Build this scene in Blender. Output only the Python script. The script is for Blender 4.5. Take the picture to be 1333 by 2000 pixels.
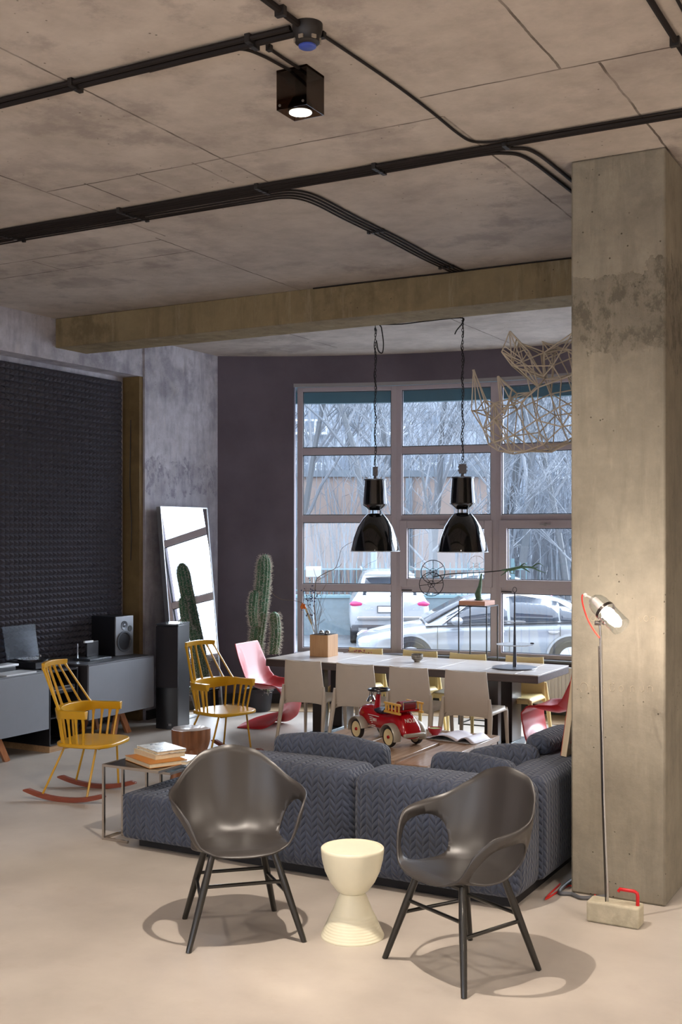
import bpy, bmesh, math, random
from mathutils import Vector, Matrix, geometry
random.seed(7)
PI = math.pi
for o in list(bpy.data.objects): bpy.data.objects.remove(o)
SC = bpy.context.scene
COL = SC.collection
TH = math.radians(28.8)          # the camera is turned this much from the room's own axes
CT, ST = math.cos(TH), math.sin(TH)
F = 2240.0; HZ = 1040.0; EYE = 2.0

# ------------------------------------------------------------------ camera
cam = bpy.data.cameras.new('camera'); camo = bpy.data.objects.new('camera', cam); COL.objects.link(camo)
camo.location = (0, 0, EYE); camo.rotation_euler = (PI/2, 0, TH)
cam.sensor_fit = 'VERTICAL'; cam.sensor_height = 36; cam.lens = 36*F/2000; cam.shift_y = 0.02
cam.clip_end = 400
SC.camera = camo

# ------------------------------------------------------------------ sky and exposure
SKY = 5.6
w = bpy.data.worlds.new('sky'); SC.world = w; w.use_nodes = True
bg = w.node_tree.nodes['Background']; bg.inputs[0].default_value = (0.75, 0.84, 1.0, 1); bg.inputs[1].default_value = SKY
SC.view_settings.view_transform = 'Standard'; SC.view_settings.look = 'None'
SC.view_settings.exposure = 0.2; SC.view_settings.gamma = 1.0; SC.view_settings.use_curve_mapping = False

# ceiling downlights: (x to the camera's right, distance) of each fixture, power in watts
DOWN = [(-0.182, 5.145, 640)]
# added fill spots without fixtures, at ceiling height out of view: (x, y, height, watts)
FILL = [(3.0,6.4,3.85,480),(3.2,3.2,3.85,480),(1.2,-2.2,3.85,700),(-3.2,-1.8,3.85,520),(-4.6,2.6,3.85,130),(3.4,-3.2,3.85,520),(-5.6,-3.4,3.85,400)]
# brightest part of the overcast sky, above the street: a very soft sun
sl = bpy.data.lights.new('sky_glow','SUN'); sl.energy = 17; sl.angle = math.radians(55); sl.color = (.86,.92,1.0)
slo = bpy.data.objects.new('sky_glow', sl); COL.objects.link(slo); slo.rotation_euler = (math.radians(-56), 0, math.radians(-24))
LAMP = (1.0, .875, .75)

def W(X, Y, z=0.0):              # right of the camera, ahead of the camera, height -> room point
    return Vector((X*CT - Y*ST, X*ST + Y*CT, z))
def P(px, py, z=0.0):            # where the sight line meets height z
    Y = (EYE - z)*F/(py - HZ); return W((px - 666.5)/F*Y, Y, z)
def PY(px, py, Y):               # sight line at a distance
    return W((px - 666.5)/F*Y, Y, EYE - (py - HZ)/F*Y)

# ------------------------------------------------------------------ object helpers
def tag(o, label=None, cat=None, group=None, kind=None):
    if label: o['label'] = label
    if cat: o['category'] = cat
    if group: o['group'] = group
    if kind: o['kind'] = kind
    return o
def empty(name, loc=(0,0,0), rz=0, label=None, cat=None, group=None, kind=None):
    o = bpy.data.objects.new(name, None); COL.objects.link(o); o.empty_display_size = .1
    o.location = loc; o.rotation_euler = (0,0,rz)
    return tag(o, label, cat, group, kind)
def copy_tree(o, parent=None):
    c = o.copy(); COL.objects.link(c)
    if parent: c.parent = parent
    for ch in [x for x in COL.objects if x.parent == o and x != c]: copy_tree(ch, c)
    return c

class MB:
    def __init__(s): s.v=[]; s.f=[]
    def add(s, vs, fs, M=None):
        n=len(s.v)
        for p in vs:
            p=Vector(p); s.v.append(M@p if M else p)
        for f in fs: s.f.append([i+n for i in f])
        return s
    def box(s, x0,x1,y0,y1,z0,z1, M=None):
        return s.add([(x,y,z) for z in (z0,z1) for y in (y0,y1) for x in (x0,x1)],
            [(0,2,3,1),(4,5,7,6),(0,1,5,4),(2,6,7,3),(0,4,6,2),(1,3,7,5)], M)
    def bar(s, a, b, w, h, up=(0,0,1)):          # rectangular bar from a to b
        a=Vector(a); b=Vector(b); d=(b-a); L=d.length; d.normalize()
        u=Vector(up)
        if abs(d.dot(u))>.98: u=Vector((0,1,0))
        x=d.cross(u).normalized(); y=x.cross(d).normalized()
        vs=[]
        for q in (a,b):
            for sx,sy in ((-1,-1),(1,-1),(1,1),(-1,1)): vs.append(q+x*sx*w/2+y*sy*h/2)
        return s.add(vs,[(0,1,2,3),(7,6,5,4),(0,4,5,1),(1,5,6,2),(2,6,7,3),(3,7,4,0)])
    def tube(s, pts, r, seg=8, closed=False, caps=True, M=None, flat=1.0):
        pts=[Vector(p) for p in pts]; n=len(pts)
        rs = r if isinstance(r,(list,tuple)) else [r]*n
        rings=[]; prev=None
        for i,p in enumerate(pts):
            if closed: t=(pts[(i+1)%n]-pts[i-1])
            else: t=(pts[min(i+1,n-1)]-pts[max(i-1,0)])
            if t.length<1e-9: t=Vector((0,0,1))
            t.normalize()
            if prev is None:
                ref=Vector((0,0,1)) if abs(t.z)<.9 else Vector((1,0,0))
                x=t.cross(ref).normalized()
            else:
                x=(prev-t*prev.dot(t))
                x = x.normalized() if x.length>1e-6 else t.orthogonal().normalized()
            y=t.cross(x); prev=x
            rings.append([p+x*math.cos(a)*rs[i]+y*math.sin(a)*rs[i]*flat for a in [2*PI*k/seg for k in range(seg)]])
        vs=[q for R in rings for q in R]; fs=[]
        m=n if closed else n-1
        for i in range(m):
            j=(i+1)%n
            for k in range(seg): fs.append((i*seg+k, i*seg+(k+1)%seg, j*seg+(k+1)%seg, j*seg+k))
        if caps and not closed:
            fs.append(tuple(range(seg-1,-1,-1))); fs.append(tuple((n-1)*seg+k for k in range(seg)))
        return s.add(vs,fs,M)
    def lathe(s, prof, seg=32, M=None, closed=False, caps=True):   # prof [(r,z)]
        vs=[];fs=[];n=len(prof)
        for r,z in prof:
            for k in range(seg):
                a=2*PI*k/seg; vs.append((r*math.cos(a),r*math.sin(a),z))
        for i in range(n if closed else n-1):
            j=(i+1)%n
            for k in range(seg): fs.append((i*seg+k,i*seg+(k+1)%seg,j*seg+(k+1)%seg,j*seg+k))
        if not closed and caps:
            if prof[0][0]>1e-6: fs.append(tuple(range(seg-1,-1,-1)))
            if prof[-1][0]>1e-6: fs.append(tuple((n-1)*seg+k for k in range(seg)))
        return s.add(vs,fs,M)
    def prism(s, poly, z0, z1, M=None):
        n=len(poly)
        vs=[(x,y,z0) for x,y in poly]+[(x,y,z1) for x,y in poly]
        fs=[tuple(range(n-1,-1,-1)),tuple(range(n,2*n))]+[(i,(i+1)%n,n+(i+1)%n,n+i) for i in range(n)]
        return s.add(vs,fs,M)
    def ball(s, c, r, seg=14, rings=8, M=None):
        rx,ry,rz = r if isinstance(r,(list,tuple)) else (r,r,r)
        vs=[];fs=[]
        for i in range(rings+1):
            t=PI*i/rings
            for k in range(seg):
                a=2*PI*k/seg; vs.append((c[0]+rx*math.sin(t)*math.cos(a),c[1]+ry*math.sin(t)*math.sin(a),c[2]+rz*math.cos(t)))
        for i in range(rings):
            for k in range(seg): fs.append((i*seg+k,(i+1)*seg+k,(i+1)*seg+(k+1)%seg,i*seg+(k+1)%seg))
        return s.add(vs,fs,M)
    def grid(s, nu, nv, fn, M=None, closeu=False):
        vs=[fn(i/(nu if closeu else nu-1), j/(nv-1)) for i in range(nu) for j in range(nv)]
        fs=[]
        for i in range(nu if closeu else nu-1):
            for j in range(nv-1):
                a=i*nv+j; b=((i+1)%nu)*nv+j; fs.append((a,b,b+1,a+1))
        return s.add(vs,fs,M)
    def build(s, name, mat, parent=None, smooth=40, bevel=0, bseg=2, solid=0, soff=0, sub=0, uv=False, loc=None, label=None, weld=True):
        me=bpy.data.meshes.new(name)
        me.from_pydata([tuple(p) for p in s.v],[],s.f)
        bm=bmesh.new(); bm.from_mesh(me)
        if weld: bmesh.ops.remove_doubles(bm,verts=bm.verts,dist=1e-5)
        bmesh.ops.recalc_face_normals(bm,faces=bm.faces)
        if smooth:
            for f in bm.faces: f.smooth=True
            th=math.radians(smooth)
            for e in bm.edges:
                if len(e.link_faces)==2 and e.calc_face_angle(0)>th: e.smooth=False
        if uv:
            L=bm.loops.layers.uv.new('UVMap')
            for f in bm.faces:
                n=f.normal; ax=max(range(3),key=lambda i:abs(n[i]))
                for l in f.loops:
                    c=l.vert.co
                    l[L].uv=((c.y,c.z),(c.x,c.z),(c.x,c.y))[ax]
        bm.to_mesh(me); bm.free()
        o=bpy.data.objects.new(name,me); COL.objects.link(o)
        if mat: me.materials.append(mat)
        if parent: o.parent=parent
        if loc is not None: o.location=loc
        if solid: m=o.modifiers.new('s','SOLIDIFY'); m.thickness=solid; m.offset=soff
        if bevel:
            m=o.modifiers.new('b','BEVEL'); m.width=bevel; m.segments=bseg; m.limit_method='ANGLE'; m.angle_limit=math.radians(40)
            m.harden_normals=False
        if sub: m=o.modifiers.new('u','SUBSURF'); m.levels=sub; m.render_levels=sub
        if label: o['label']=label
        return o

def rot(ax,a): return Matrix.Rotation(a,4,ax)
def tr(x,y,z): return Matrix.Translation((x,y,z))
def align(a,b):    # matrix taking local z axis onto a->b, origin a
    a=Vector(a); d=(Vector(b)-a).normalized()
    return Matrix.Translation(a) @ d.to_track_quat('Z','Y').to_matrix().to_4x4()
def text_mesh(name, s, size, mat, parent, M, ext=.001, label=None, sx=1.0, font=None):
    cu=bpy.data.curves.new(name,'FONT'); cu.body=s; cu.size=size; cu.extrude=ext; cu.align_x='CENTER'; cu.align_y='CENTER'
    t=bpy.data.objects.new('tmp',cu); COL.objects.link(t)
    bpy.context.view_layer.update()
    me=bpy.data.meshes.new_from_object(t.evaluated_get(bpy.context.evaluated_depsgraph_get()))
    bpy.data.objects.remove(t)
    me.materials.clear(); me.materials.append(mat); me.name=name
    me.transform(M @ Matrix.Diagonal((sx,1,1,1)))
    o=bpy.data.objects.new(name,me); COL.objects.link(o)
    if parent: o.parent=parent
    if label: o['label']=label
    return o
def smooth_path(pts, n=6):       # Catmull-Rom through the points
    pts=[Vector(p) for p in pts]; q=[pts[0]*2-pts[1]]+pts+[pts[-1]*2-pts[-2]]; out=[]
    for i in range(1,len(q)-2):
        for k in range(n):
            t=k/n; a,b,c,d=q[i-1],q[i],q[i+1],q[i+2]
            out.append(.5*((2*b)+(c-a)*t+(2*a-5*b+4*c-d)*t*t+(3*b-a-3*c+d)*t**3))
    out.append(pts[-1]); return out

# ------------------------------------------------------------------ materials
def srgb(h):
    c=[int(h[i:i+2],16)/255 for i in (0,2,4)]
    return tuple((x/12.92 if x<=.04045 else ((x+.055)/1.055)**2.4) for x in c)+(1,)
class NT:
    def __init__(s,name):
        s.m=bpy.data.materials.new(name); s.m.use_nodes=True; s.t=s.m.node_tree; s.n=s.t.nodes; s.l=s.t.links
        s.b=s.n['Principled BSDF']; s.out=s.n['Material Output']
    def new(s,k,**kw):
        x=s.n.new(k)
        for a,b in kw.items(): setattr(x,a,b)
        return x
    def link(s,a,b): s.l.new(a,b)
    def math(s,op,a,b=None,c=None):
        x=s.new('ShaderNodeMath',operation=op)
        for i,q in enumerate((a,b,c)):
            if q is None: continue
            if isinstance(q,(int,float)): x.inputs[i].default_value=q
            else: s.link(q,x.inputs[i])
        return x.outputs[0]
    def coord(s,which='Object'): return s.new('ShaderNodeTexCoord').outputs[which]
    def noise(s,vec,scale,detail=4,rough=.55,scl=None):
        if scl:
            mp=s.new('ShaderNodeMapping'); mp.inputs['Scale'].default_value=scl; s.link(vec,mp.inputs[0]); vec=mp.outputs[0]
        x=s.new('ShaderNodeTexNoise'); x.inputs['Scale'].default_value=scale; x.inputs['Detail'].default_value=detail; x.inputs['Roughness'].default_value=rough
        s.link(vec,x.inputs['Vector']); return x.outputs['Fac']
    def ramp(s,fac,stops):
        x=s.new('ShaderNodeValToRGB'); e=x.color_ramp.elements
        while len(e)<len(stops): e.new(.5)
        for i,(p,c) in enumerate(stops): e[i].position=p; e[i].color=c if len(c)==4 else tuple(c)+(1,)
        s.link(fac,x.inputs[0]); return x.outputs[0]
    def mix(s,fac,a,b,mode='MIX'):
        x=s.new('ShaderNodeMix',data_type='RGBA',blend_type=mode)
        for i,q in ((0,fac),(6,a),(7,b)):
            if isinstance(q,(int,float)): x.inputs[i].default_value=q
            elif isinstance(q,tuple): x.inputs[i].default_value=q
            else: s.link(q,x.inputs[i])
        return x.outputs[2]
    def bump(s,h,strength=.3,dist=.01):
        x=s.new('ShaderNodeBump'); x.inputs['Strength'].default_value=strength; x.inputs['Distance'].default_value=dist
        s.link(h,x.inputs['Height']); s.link(x.outputs[0],s.b.inputs['Normal'])
_m={}
def M(name,hexc,rough=.5,metal=0,var=.0,vs=8,bump=0,bs=40,coat=0,spec=.5,emit=0,trans=0,scl=None,var2=None):
    if name in _m: return _m[name]
    k=NT(name); c=srgb(hexc); b=k.b
    b.inputs['Roughness'].default_value=rough; b.inputs['Metallic'].default_value=metal; b.inputs['Specular IOR Level'].default_value=spec
    b.inputs['Coat Weight'].default_value=coat; b.inputs['Coat Roughness'].default_value=.05
    b.inputs['Transmission Weight'].default_value=trans
    co=k.coord()
    v=max(var,.03)
    n=k.noise(co,vs,4,.6,scl)
    d=tuple(x*(1-v) for x in c[:3])+(1,); e=tuple(min(1,x*(1+v)) for x in c[:3])+(1,)
    if var2: d=srgb(var2)
    col=k.ramp(n,[(.3,d),(.7,e)])
    k.link(col,b.inputs['Base Color'])
    if bump: k.bump(k.noise(co,bs,5,.6),bump,.004)
    if emit: k.link(col,b.inputs['Emission Color']); b.inputs['Emission Strength'].default_value=emit
    _m[name]=k.m; return k.m
def wood(name,c1,c2,axis=0,rough=.45,scale=6,bump=.1):
    if name in _m: return _m[name]
    k=NT(name); co=k.coord()
    s=[9,9,9]; s[axis]=.7
    n=k.noise(co,scale,6,.6,tuple(s))
    n2=k.noise(co,1.2,2)
    col=k.ramp(k.math('ADD',k.math('MULTIPLY',n,.8),k.math('MULTIPLY',n2,.2)),[(.32,srgb(c1)),(.66,srgb(c2))])
    k.link(col,k.b.inputs['Base Color']); k.b.inputs['Roughness'].default_value=rough; k.bump(n,bump,.003)
    _m[name]=k.m; return k.m
def schlick(k):          # mirror share of a clear sheet, the same from either face
    lw=k.new('ShaderNodeLayerWeight'); lw.inputs['Blend'].default_value=.5
    return k.math('ADD',.035,k.math('MULTIPLY',.9,k.math('POWER',lw.outputs['Facing'],5.0)))
def glass(name,tint=(.93,.97,1,1),gloss=.08,rough=.0):
    k=NT(name); k.n.remove(k.b)
    t=k.new('ShaderNodeBsdfTransparent'); t.inputs[0].default_value=tint
    g=k.new('ShaderNodeBsdfGlossy'); g.inputs['Roughness'].default_value=rough
    mx=k.new('ShaderNodeMixShader'); k.link(schlick(k),mx.inputs[0])
    k.link(t.outputs[0],mx.inputs[1]); k.link(g.outputs[0],mx.inputs[2]); k.link(mx.outputs[0],k.out.inputs['Surface'])
    return k.m
def concrete(name,c_lo,c_hi,c_stain,scale=1.0,rough=.85,lines_u=(),lines_v=(),streak=None,bump=.35,pits=True,sk=.6,band=None):
    """board cast concrete: cloudy tone, stains, pits, seams at given u / v, optional vertical streaks"""
    k=NT(name); co=k.coord(); b=k.b; b.inputs['Roughness'].default_value=rough; b.inputs['Specular IOR Level'].default_value=.3
    n1=k.noise(co,1.1*scale,6,.62); n2=k.noise(co,5*scale,8,.7); n3=k.noise(co,.45*scale,3,.5)
    f=k.math('ADD',k.math('MULTIPLY',n1,.55),k.math('MULTIPLY',n2,.45))
    col=k.ramp(f,[(.34,srgb(c_lo)),(.62,srgb(c_hi))])
    # cloudy stains with their own outline
    st=k.ramp(k.noise(co,1.7*scale,9,.68),[(.50,(0,0,0)),(.60,(1,1,1))])
    st2=k.ramp(n3,[(.40,(0,0,0)),(.62,(1,1,1))])
    col=k.mix(k.math('MULTIPLY',k.math('MULTIPLY',st,st2),.55),col,srgb(c_stain))
    if streak:
        s=k.noise(co,2.2,6,.65,streak)
        sm=k.ramp(s,[(.50,(0,0,0)),(.72,(1,1,1))])
        col=k.mix(k.math('MULTIPLY',sm,sk),col,srgb(c_stain))
        s2=k.ramp(k.noise(co,3.1,6,.7,streak),[(.56,(0,0,0)),(.75,(1,1,1))])
        col=k.mix(k.math('MULTIPLY',s2,sk*.5),col,srgb('C8BEA8'))
    h=k.math('MULTIPLY',n2,.6)
    if pits:
        vo=k.new('ShaderNodeTexVoronoi'); vo.inputs['Scale'].default_value=14*scale; k.link(co,vo.inputs['Vector'])
        pm=k.ramp(vo.outputs['Distance'],[(.05,(1,1,1)),(.10,(0,0,0))])
        pg=k.ramp(k.noise(co,2.1,3),[(.52,(0,0,0)),(.58,(1,1,1))])
        pit=k.math('MULTIPLY',pm,pg)
        col=k.mix(k.math('MULTIPLY',pit,.75),col,srgb('3A3026'))
        h=k.math('SUBTRACT',h,k.math('MULTIPLY',pit,.8))
    if band:      # a rough, spalled lift joint between two heights
        sb_=k.new('ShaderNodeSeparateXYZ'); k.link(co,sb_.inputs[0]); nb=k.noise(co,2.2,6,.7)
        zz=k.math('ADD',sb_.outputs[2],k.math('MULTIPLY',k.math('SUBTRACT',nb,.5),.9))
        msk=k.math('MULTIPLY',k.math('GREATER_THAN',zz,band[0]),k.math('LESS_THAN',zz,band[1]))
        rgh=k.noise(co,13,10,.78,(1,1,.6)); crk=k.ramp(rgh,[(.42,(1,1,1)),(.50,(0,0,0))])
        col=k.mix(k.math('MULTIPLY',msk,k.math('ADD',.22,k.math('MULTIPLY',crk,.6))),col,srgb(c_stain))
        low=k.math('LESS_THAN',zz,band[0]); col=k.mix(k.math('MULTIPLY',low,.22),col,srgb(c_stain))
        h=k.math('ADD',h,k.math('MULTIPLY',k.math('MULTIPLY',msk,rgh),1.6))
    if lines_u or lines_v:
        sp=k.new('ShaderNodeSeparateXYZ'); k.link(co,sp.inputs[0])
        wob=k.math('MULTIPLY',k.math('SUBTRACT',k.noise(co,6,3),.5),.02)
        acc=None
        # each entry (coordinate, from, to) along the other axis
        for ax,ls in ((0,lines_u),(1,lines_v)):
            for (c,a0,a1) in ls:
                d=k.math('ABSOLUTE',k.math('SUBTRACT',k.math('ADD',sp.outputs[ax],wob),c))
                m=k.math('LESS_THAN',d,.006)
                m=k.math('MULTIPLY',m,k.math('MULTIPLY',k.math('GREATER_THAN',sp.outputs[1-ax],a0),k.math('LESS_THAN',sp.outputs[1-ax],a1)))
                acc=m if acc is None else k.math('MAXIMUM',acc,m)
        brk=k.ramp(k.noise(co,2.5,4),[(.35,(.35,.35,.35)),(.55,(1,1,1))])
        acc=k.math('MULTIPLY',acc,brk)
        col=k.mix(k.math('MULTIPLY',acc,.8),col,srgb('3E332B'))
        h=k.math('SUBTRACT',h,k.math('MULTIPLY',acc,.7))
    k.link(col,b.inputs['Base Color']); k.bump(h,bump,.01)
    return k.m
# ------------------------------------------------------------------ room shell
CH=4.06                                   # ceiling height
AC=(-4.0,5.32); R0=6.83                   # the bowed window wall: centre and inner radius
def arc(r,a): a=math.radians(a); return (AC[0]+r*math.sin(a), AC[1]+r*math.cos(a))
A0,A1=-33.0,32.2
mceil=concrete('ceiling_concrete','A3998F','C2B8AE','857A76',1.15,
    lines_u=[(-3.62,1,5.7),(-4.91,1,6.4),(-5.0,6.4,8.4),(-1.43,4.95,8.3),(-2.29,5.22,7.6),(-3.81,5.2,5.62),(-4.59,5.2,5.62),(-4.2,5.2,5.62),(-1.6,3.6,4.94),(-6.3,1,5.2),(-6.25,6.5,6.9),(-1.0,-4,3.6),(.9,-4,6),(-6.2,8.8,11.2),(-4.4,8.8,12),(-2.9,8.8,12)],
    lines_v=[(4.94,-2.29,5),(5.22,-4.9,-2.29),(6.46,-7.7,-5.0),(6.83,-7.7,-5.0),(3.0,-7.7,-3.62),(1.2,-7,5),(7.6,-2.29,5),(10.1,-7.6,-.4)])
mfloor=None
k=NT('floor_screed'); co=k.coord(); n=k.noise(co,.9,5,.6); n2=k.noise(co,6,6,.65,(1,1,1)); n3=k.noise(co,2.6,5,.6)
c=k.ramp(k.math('ADD',k.math('MULTIPLY',n,.5),k.math('MULTIPLY',n3,.5)),[(.36,srgb('A69D94')),(.62,srgb('BAB1A7'))])
c=k.mix(k.math('MULTIPLY',k.ramp(n2,[(.56,(0,0,0)),(.7,(1,1,1))]),.25),c,srgb('A39688'))
k.link(c,k.b.inputs['Base Color'])
k.link(k.math('ADD',k.math('MULTIPLY',n3,.3),.30),k.b.inputs['Roughness']); k.bump(n2,.06,.004); mfloor=k.m
mcol=concrete('pier_concrete','7A7367','989080','605A4E',1.5,streak=(5,5,.7),bump=.8,sk=.4,band=(2.95,3.45))
mbeam=concrete('beam_concrete','7E6F54','978666','5E5039',1.1,streak=(3,3,.5),bump=.4)
mleft=concrete('left_wall_concrete','9A969B','C8C5CC','7E7A86',1.5,streak=(4,4,.8),bump=.6,band=(2.4,2.75))
mbrown=concrete('recess_concrete','6A5638','7C6745','54432C',1.2,pits=False)
k=NT('plum_paint'); co=k.coord(); n=k.noise(co,1.3,5,.6); c=k.ramp(n,[(.35,srgb('564D57')),(.65,srgb('655C66'))]); k.link(c,k.b.inputs['Base Color']); k.b.inputs['Roughness'].default_value=.8; k.bump(k.noise(co,30,4),.1,.003); mplum=k.m
mwhite=M('white_paint','C9C4BC',.8,var=.05,bump=.1)

def struct(name,mb,m,**kw): return tag(mb.build(name,m,**kw),kind='structure')
def room_poly(r,v0): 
    n=40
    return [(-8.2,v0),(5.2,v0),(5.2,11.1)]+[arc(r,A1+(A0-A1)*i/n) for i in range(n+1)]+[(-8.2,11.1)]
struct('floor',MB().prism(room_poly(R0+.25,-5.2),-.25,0),mfloor,smooth=0)
struct('ceiling',MB().prism(room_poly(R0+.25,-5.2),CH,CH+.25),mceil,smooth=0)
def arcslab(mb,a0,a1,r0,r1,z0,z1,n=16):
    inn=[arc(r0,a0+(a1-a0)*i/n) for i in range(n+1)]; out=[arc(r1,a0+(a1-a0)*i/n) for i in range(n+1)]
    return mb.prism(inn+out[::-1],z0,z1)
WA=[-25.2+9.7*i for i in range(6)]        # mullion angles
m=MB(); WZ0,WZ1=.60,3.74
arcslab(m,A0,WA[0]-.35,R0,R0+.25,0,CH,6); arcslab(m,WA[5]+.35,A1,R0,R0+.25,0,CH,6)
arcslab(m,WA[0]-.35,WA[5]+.35,R0,R0+.25,WZ1,CH,30); arcslab(m,WA[0]-.35,WA[5]+.35,R0,R0+.25,0,WZ0-.02,30)
struct('wall_window',m,mplum,weld=False)
struct('wall_right',MB().box(5,5.2,-5,11.1,0,CH),mwhite)
struct('wall_front_right',MB().box(-.36,5,11.1,11.3,0,CH),mplum)
# unseen back wall, with openings added to let in sky light as fill
m=MB().box(-8.2,-6.8,-5.2,-5,0,CH).box(-1.2,0.8,-5.2,-5,0,CH).box(4.6,5,-5.2,-5,0,CH).box(-6.8,-1.2,-5.2,-5,2.4,CH).box(.8,4.6,-5.2,-5,2.4,CH).box(-6.8,-1.2,-5.2,-5,0,1.0).box(.8,4.6,-5.2,-5,0,1.0)
struct('wall_back',m,mwhite,weld=False)
# left wall: lintel over the foam recess, concrete pier beyond it
m=MB().box(-8.2,-7.74,5.2,9.70,3.66,CH).box(-8.2,-7.74,-5.0,5.2,0,CH).box(-8.2,-7.97,5.2,9.70,0,3.66).box(-8.2,-7.72,9.70,11.12,0,CH)
struct('wall_left',m,mleft,weld=False)
struct('trim_1',MB().box(-7.972,-7.745,9.64,9.699,0,3.658),mbrown)
m=MB().box(-7.74,-1.95,8.36,8.80,3.78,CH)
struct('ceiling_beam',m,mbeam,bevel=.008)
struct('wall_pier',MB().box(-1.95,-1.43,6.20,8.80,0,CH),mcol,bevel=.012)
# pale floor strip that follows the window wall and a dark skirting
m=arcslab(MB(),A0+1,A1-1,R0-.62,R0-.03,0.0,.006,30); struct('trim_2',m,wood('strip_wood','A98F72','C9AE8C',0))
m=arcslab(MB(),A0+.2,A1-.2,R0-.025,R0-.001,.0,.12,30); struct('baseboard_window',m,M('dark_skirting','2B2A2C',.6))
struct('baseboard_left',MB().box(-7.72,-7.70,9.72,11.05,0,.10),M('dark_skirting','2B2A2C'))

# ------------------------------------------------------------------ windows
mframe=M('window_frame_paint','A89DA3',.45,var=.02)
mpane=glass('window_glass',(.975,.99,1,1))
mrub=M('black_rubber','17181A',.6)
msteel=M('brushed_steel','A8A8A8',.3,1)
RW=R0+.10
RAIL=[2.95,2.16,1.357]
for i in range(5):
    a=Vector(arc(RW,WA[i])).to_3d(); b=Vector(arc(RW,WA[i+1])).to_3d(); c=(a+b)/2; L=(b-a).length
    rz=math.atan2(b.y-a.y,b.x-a.x)
    e=empty('window_%d'%(i+1),(c.x,c.y,WZ0),rz,kind='structure'); H=3.70-WZ0
    fr=MB(); h=L/2
    fr.box(-h,-h+.065,-.04,.04,0,H).box(h-.065,h,-.04,.04,0,H)
    fr.box(-h+.065,h-.065,-.04,.04,0,.05).box(-h+.065,h-.065,-.04,.04,H-.05,H)
    for z in RAIL: fr.box(-h+.065,h-.065,-.035,.035,z-WZ0-.042,z-WZ0+.042)
    fr.build('frame',mframe,e,bevel=.004,smooth=0,weld=False)
    zs=[0.05]+[z-WZ0 for z in RAIL[::-1]]+[H-.05]
    rows=[(zs[0],zs[1]-.042),(zs[1]+.042,zs[2]-.042),(zs[2]+.042,zs[3]-.042),(zs[3]+.042,zs[4])]
    for j,(z0,z1) in enumerate(rows):
        x0,x1=-h+.065,h-.065
        if j==1 and i>0:                # opening sash
            s_=MB(); q=.07
            s_.box(x0-.02,x0+q,-.065,-.041,z0-.02,z1+.02).box(x1-q,x1+.02,-.065,-.041,z0-.02,z1+.02)
            s_.box(x0+q,x1-q,-.065,-.041,z0-.02,z0+q).box(x0+q,x1-q,-.065,-.041,z1-q,z1+.02)
            s_.box(x0,x0+q,-.04,.03,z0,z1).box(x1-q,x1,-.04,.03,z0,z1).box(x0+q,x1-q,-.04,.03,z0,z0+q).box(x0+q,x1-q,-.04,.03,z1-q,z1)
            so=s_.build('sash',mframe,e,bevel=.004,smooth=0,weld=False)
            MB().box(-.06,.06,-.085,-.066,z1-.035,z1-.02).box(-.012,.012,-.08,-.066,z1-.045,z1-.01).build('sash_handle',M('hinge_grey','8d8a8c',.4),so)
            x0+=q;x1-=q;z0+=q;z1-=q
        g=MB().box(x0,x1,-.006,.006,z0,z1).build('pane',mpane,e,smooth=0)
        gk=MB(); t=.008
        gk.box(x0,x0+t,-.02,-.0065,z0,z1).box(x1-t,x1,-.02,-.0065,z0,z1).box(x0+t,x1-t,-.02,-.0065,z0,z0+t).box(x0+t,x1-t,-.02,-.0065,z1-t,z1)
        gk.build('glazing_seal',mrub,g,smooth=0,weld=False)
    if i in(1,2,3):
        MB().box(-h+.07,-h+.19,-.05,-.041,RAIL[2]-WZ0-.03,RAIL[2]-WZ0-.018).build('vent_slot',mrub,e)
# sills
m=arcslab(MB(),WA[0]-.2,WA[5]+.2,R0-.06,R0+.06,WZ0-.0195,WZ0-.001,30)
struct('trim_3',m,M('sill_grey','55585C',.4))
m=MB(); arcslab(m,WA[0]-.35,WA[5]+.35,R0+.0,R0+.02,3.70,WZ1,30)
struct('trim_4',m,M('reveal_grey','8E8B8D',.6))

# radiators below the panes
mrad=M('radiator_white','D8D3D2',.35)
for i in range(1,5):
    am=(WA[i]+WA[i+1])/2; c=arc(R0-.12,am)
    e=empty('panel_radiator',(c[0],c[1],.13),-math.radians(am),'white ribbed panel radiator under the '+['','second','third','fourth','fifth'][i]+' window bay from the left corner','radiator','radiators under the bowed window')
    m=MB().box(-.45,.45,-.03,.03,0,.40)
    for q in range(22): x=-.43+q*.041; m.box(x-.008,x+.008,-.042,-.03,.02,.38)
    m.build('panel',mrad,e,smooth=0,weld=False)
    MB().box(-.45,.45,-.035,.035,.402,.412).build('top_grille',mrad,e)
    MB().tube([(.47,0,-.125),(.47,0,.05),(.44,0,.05)],.008).build('pipe',mrad,e)
    for x in (-.35,.35): MB().box(x-.012,x+.012,.03,.11,.1,.3).build('wall_bracket',mrad,e)

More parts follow.
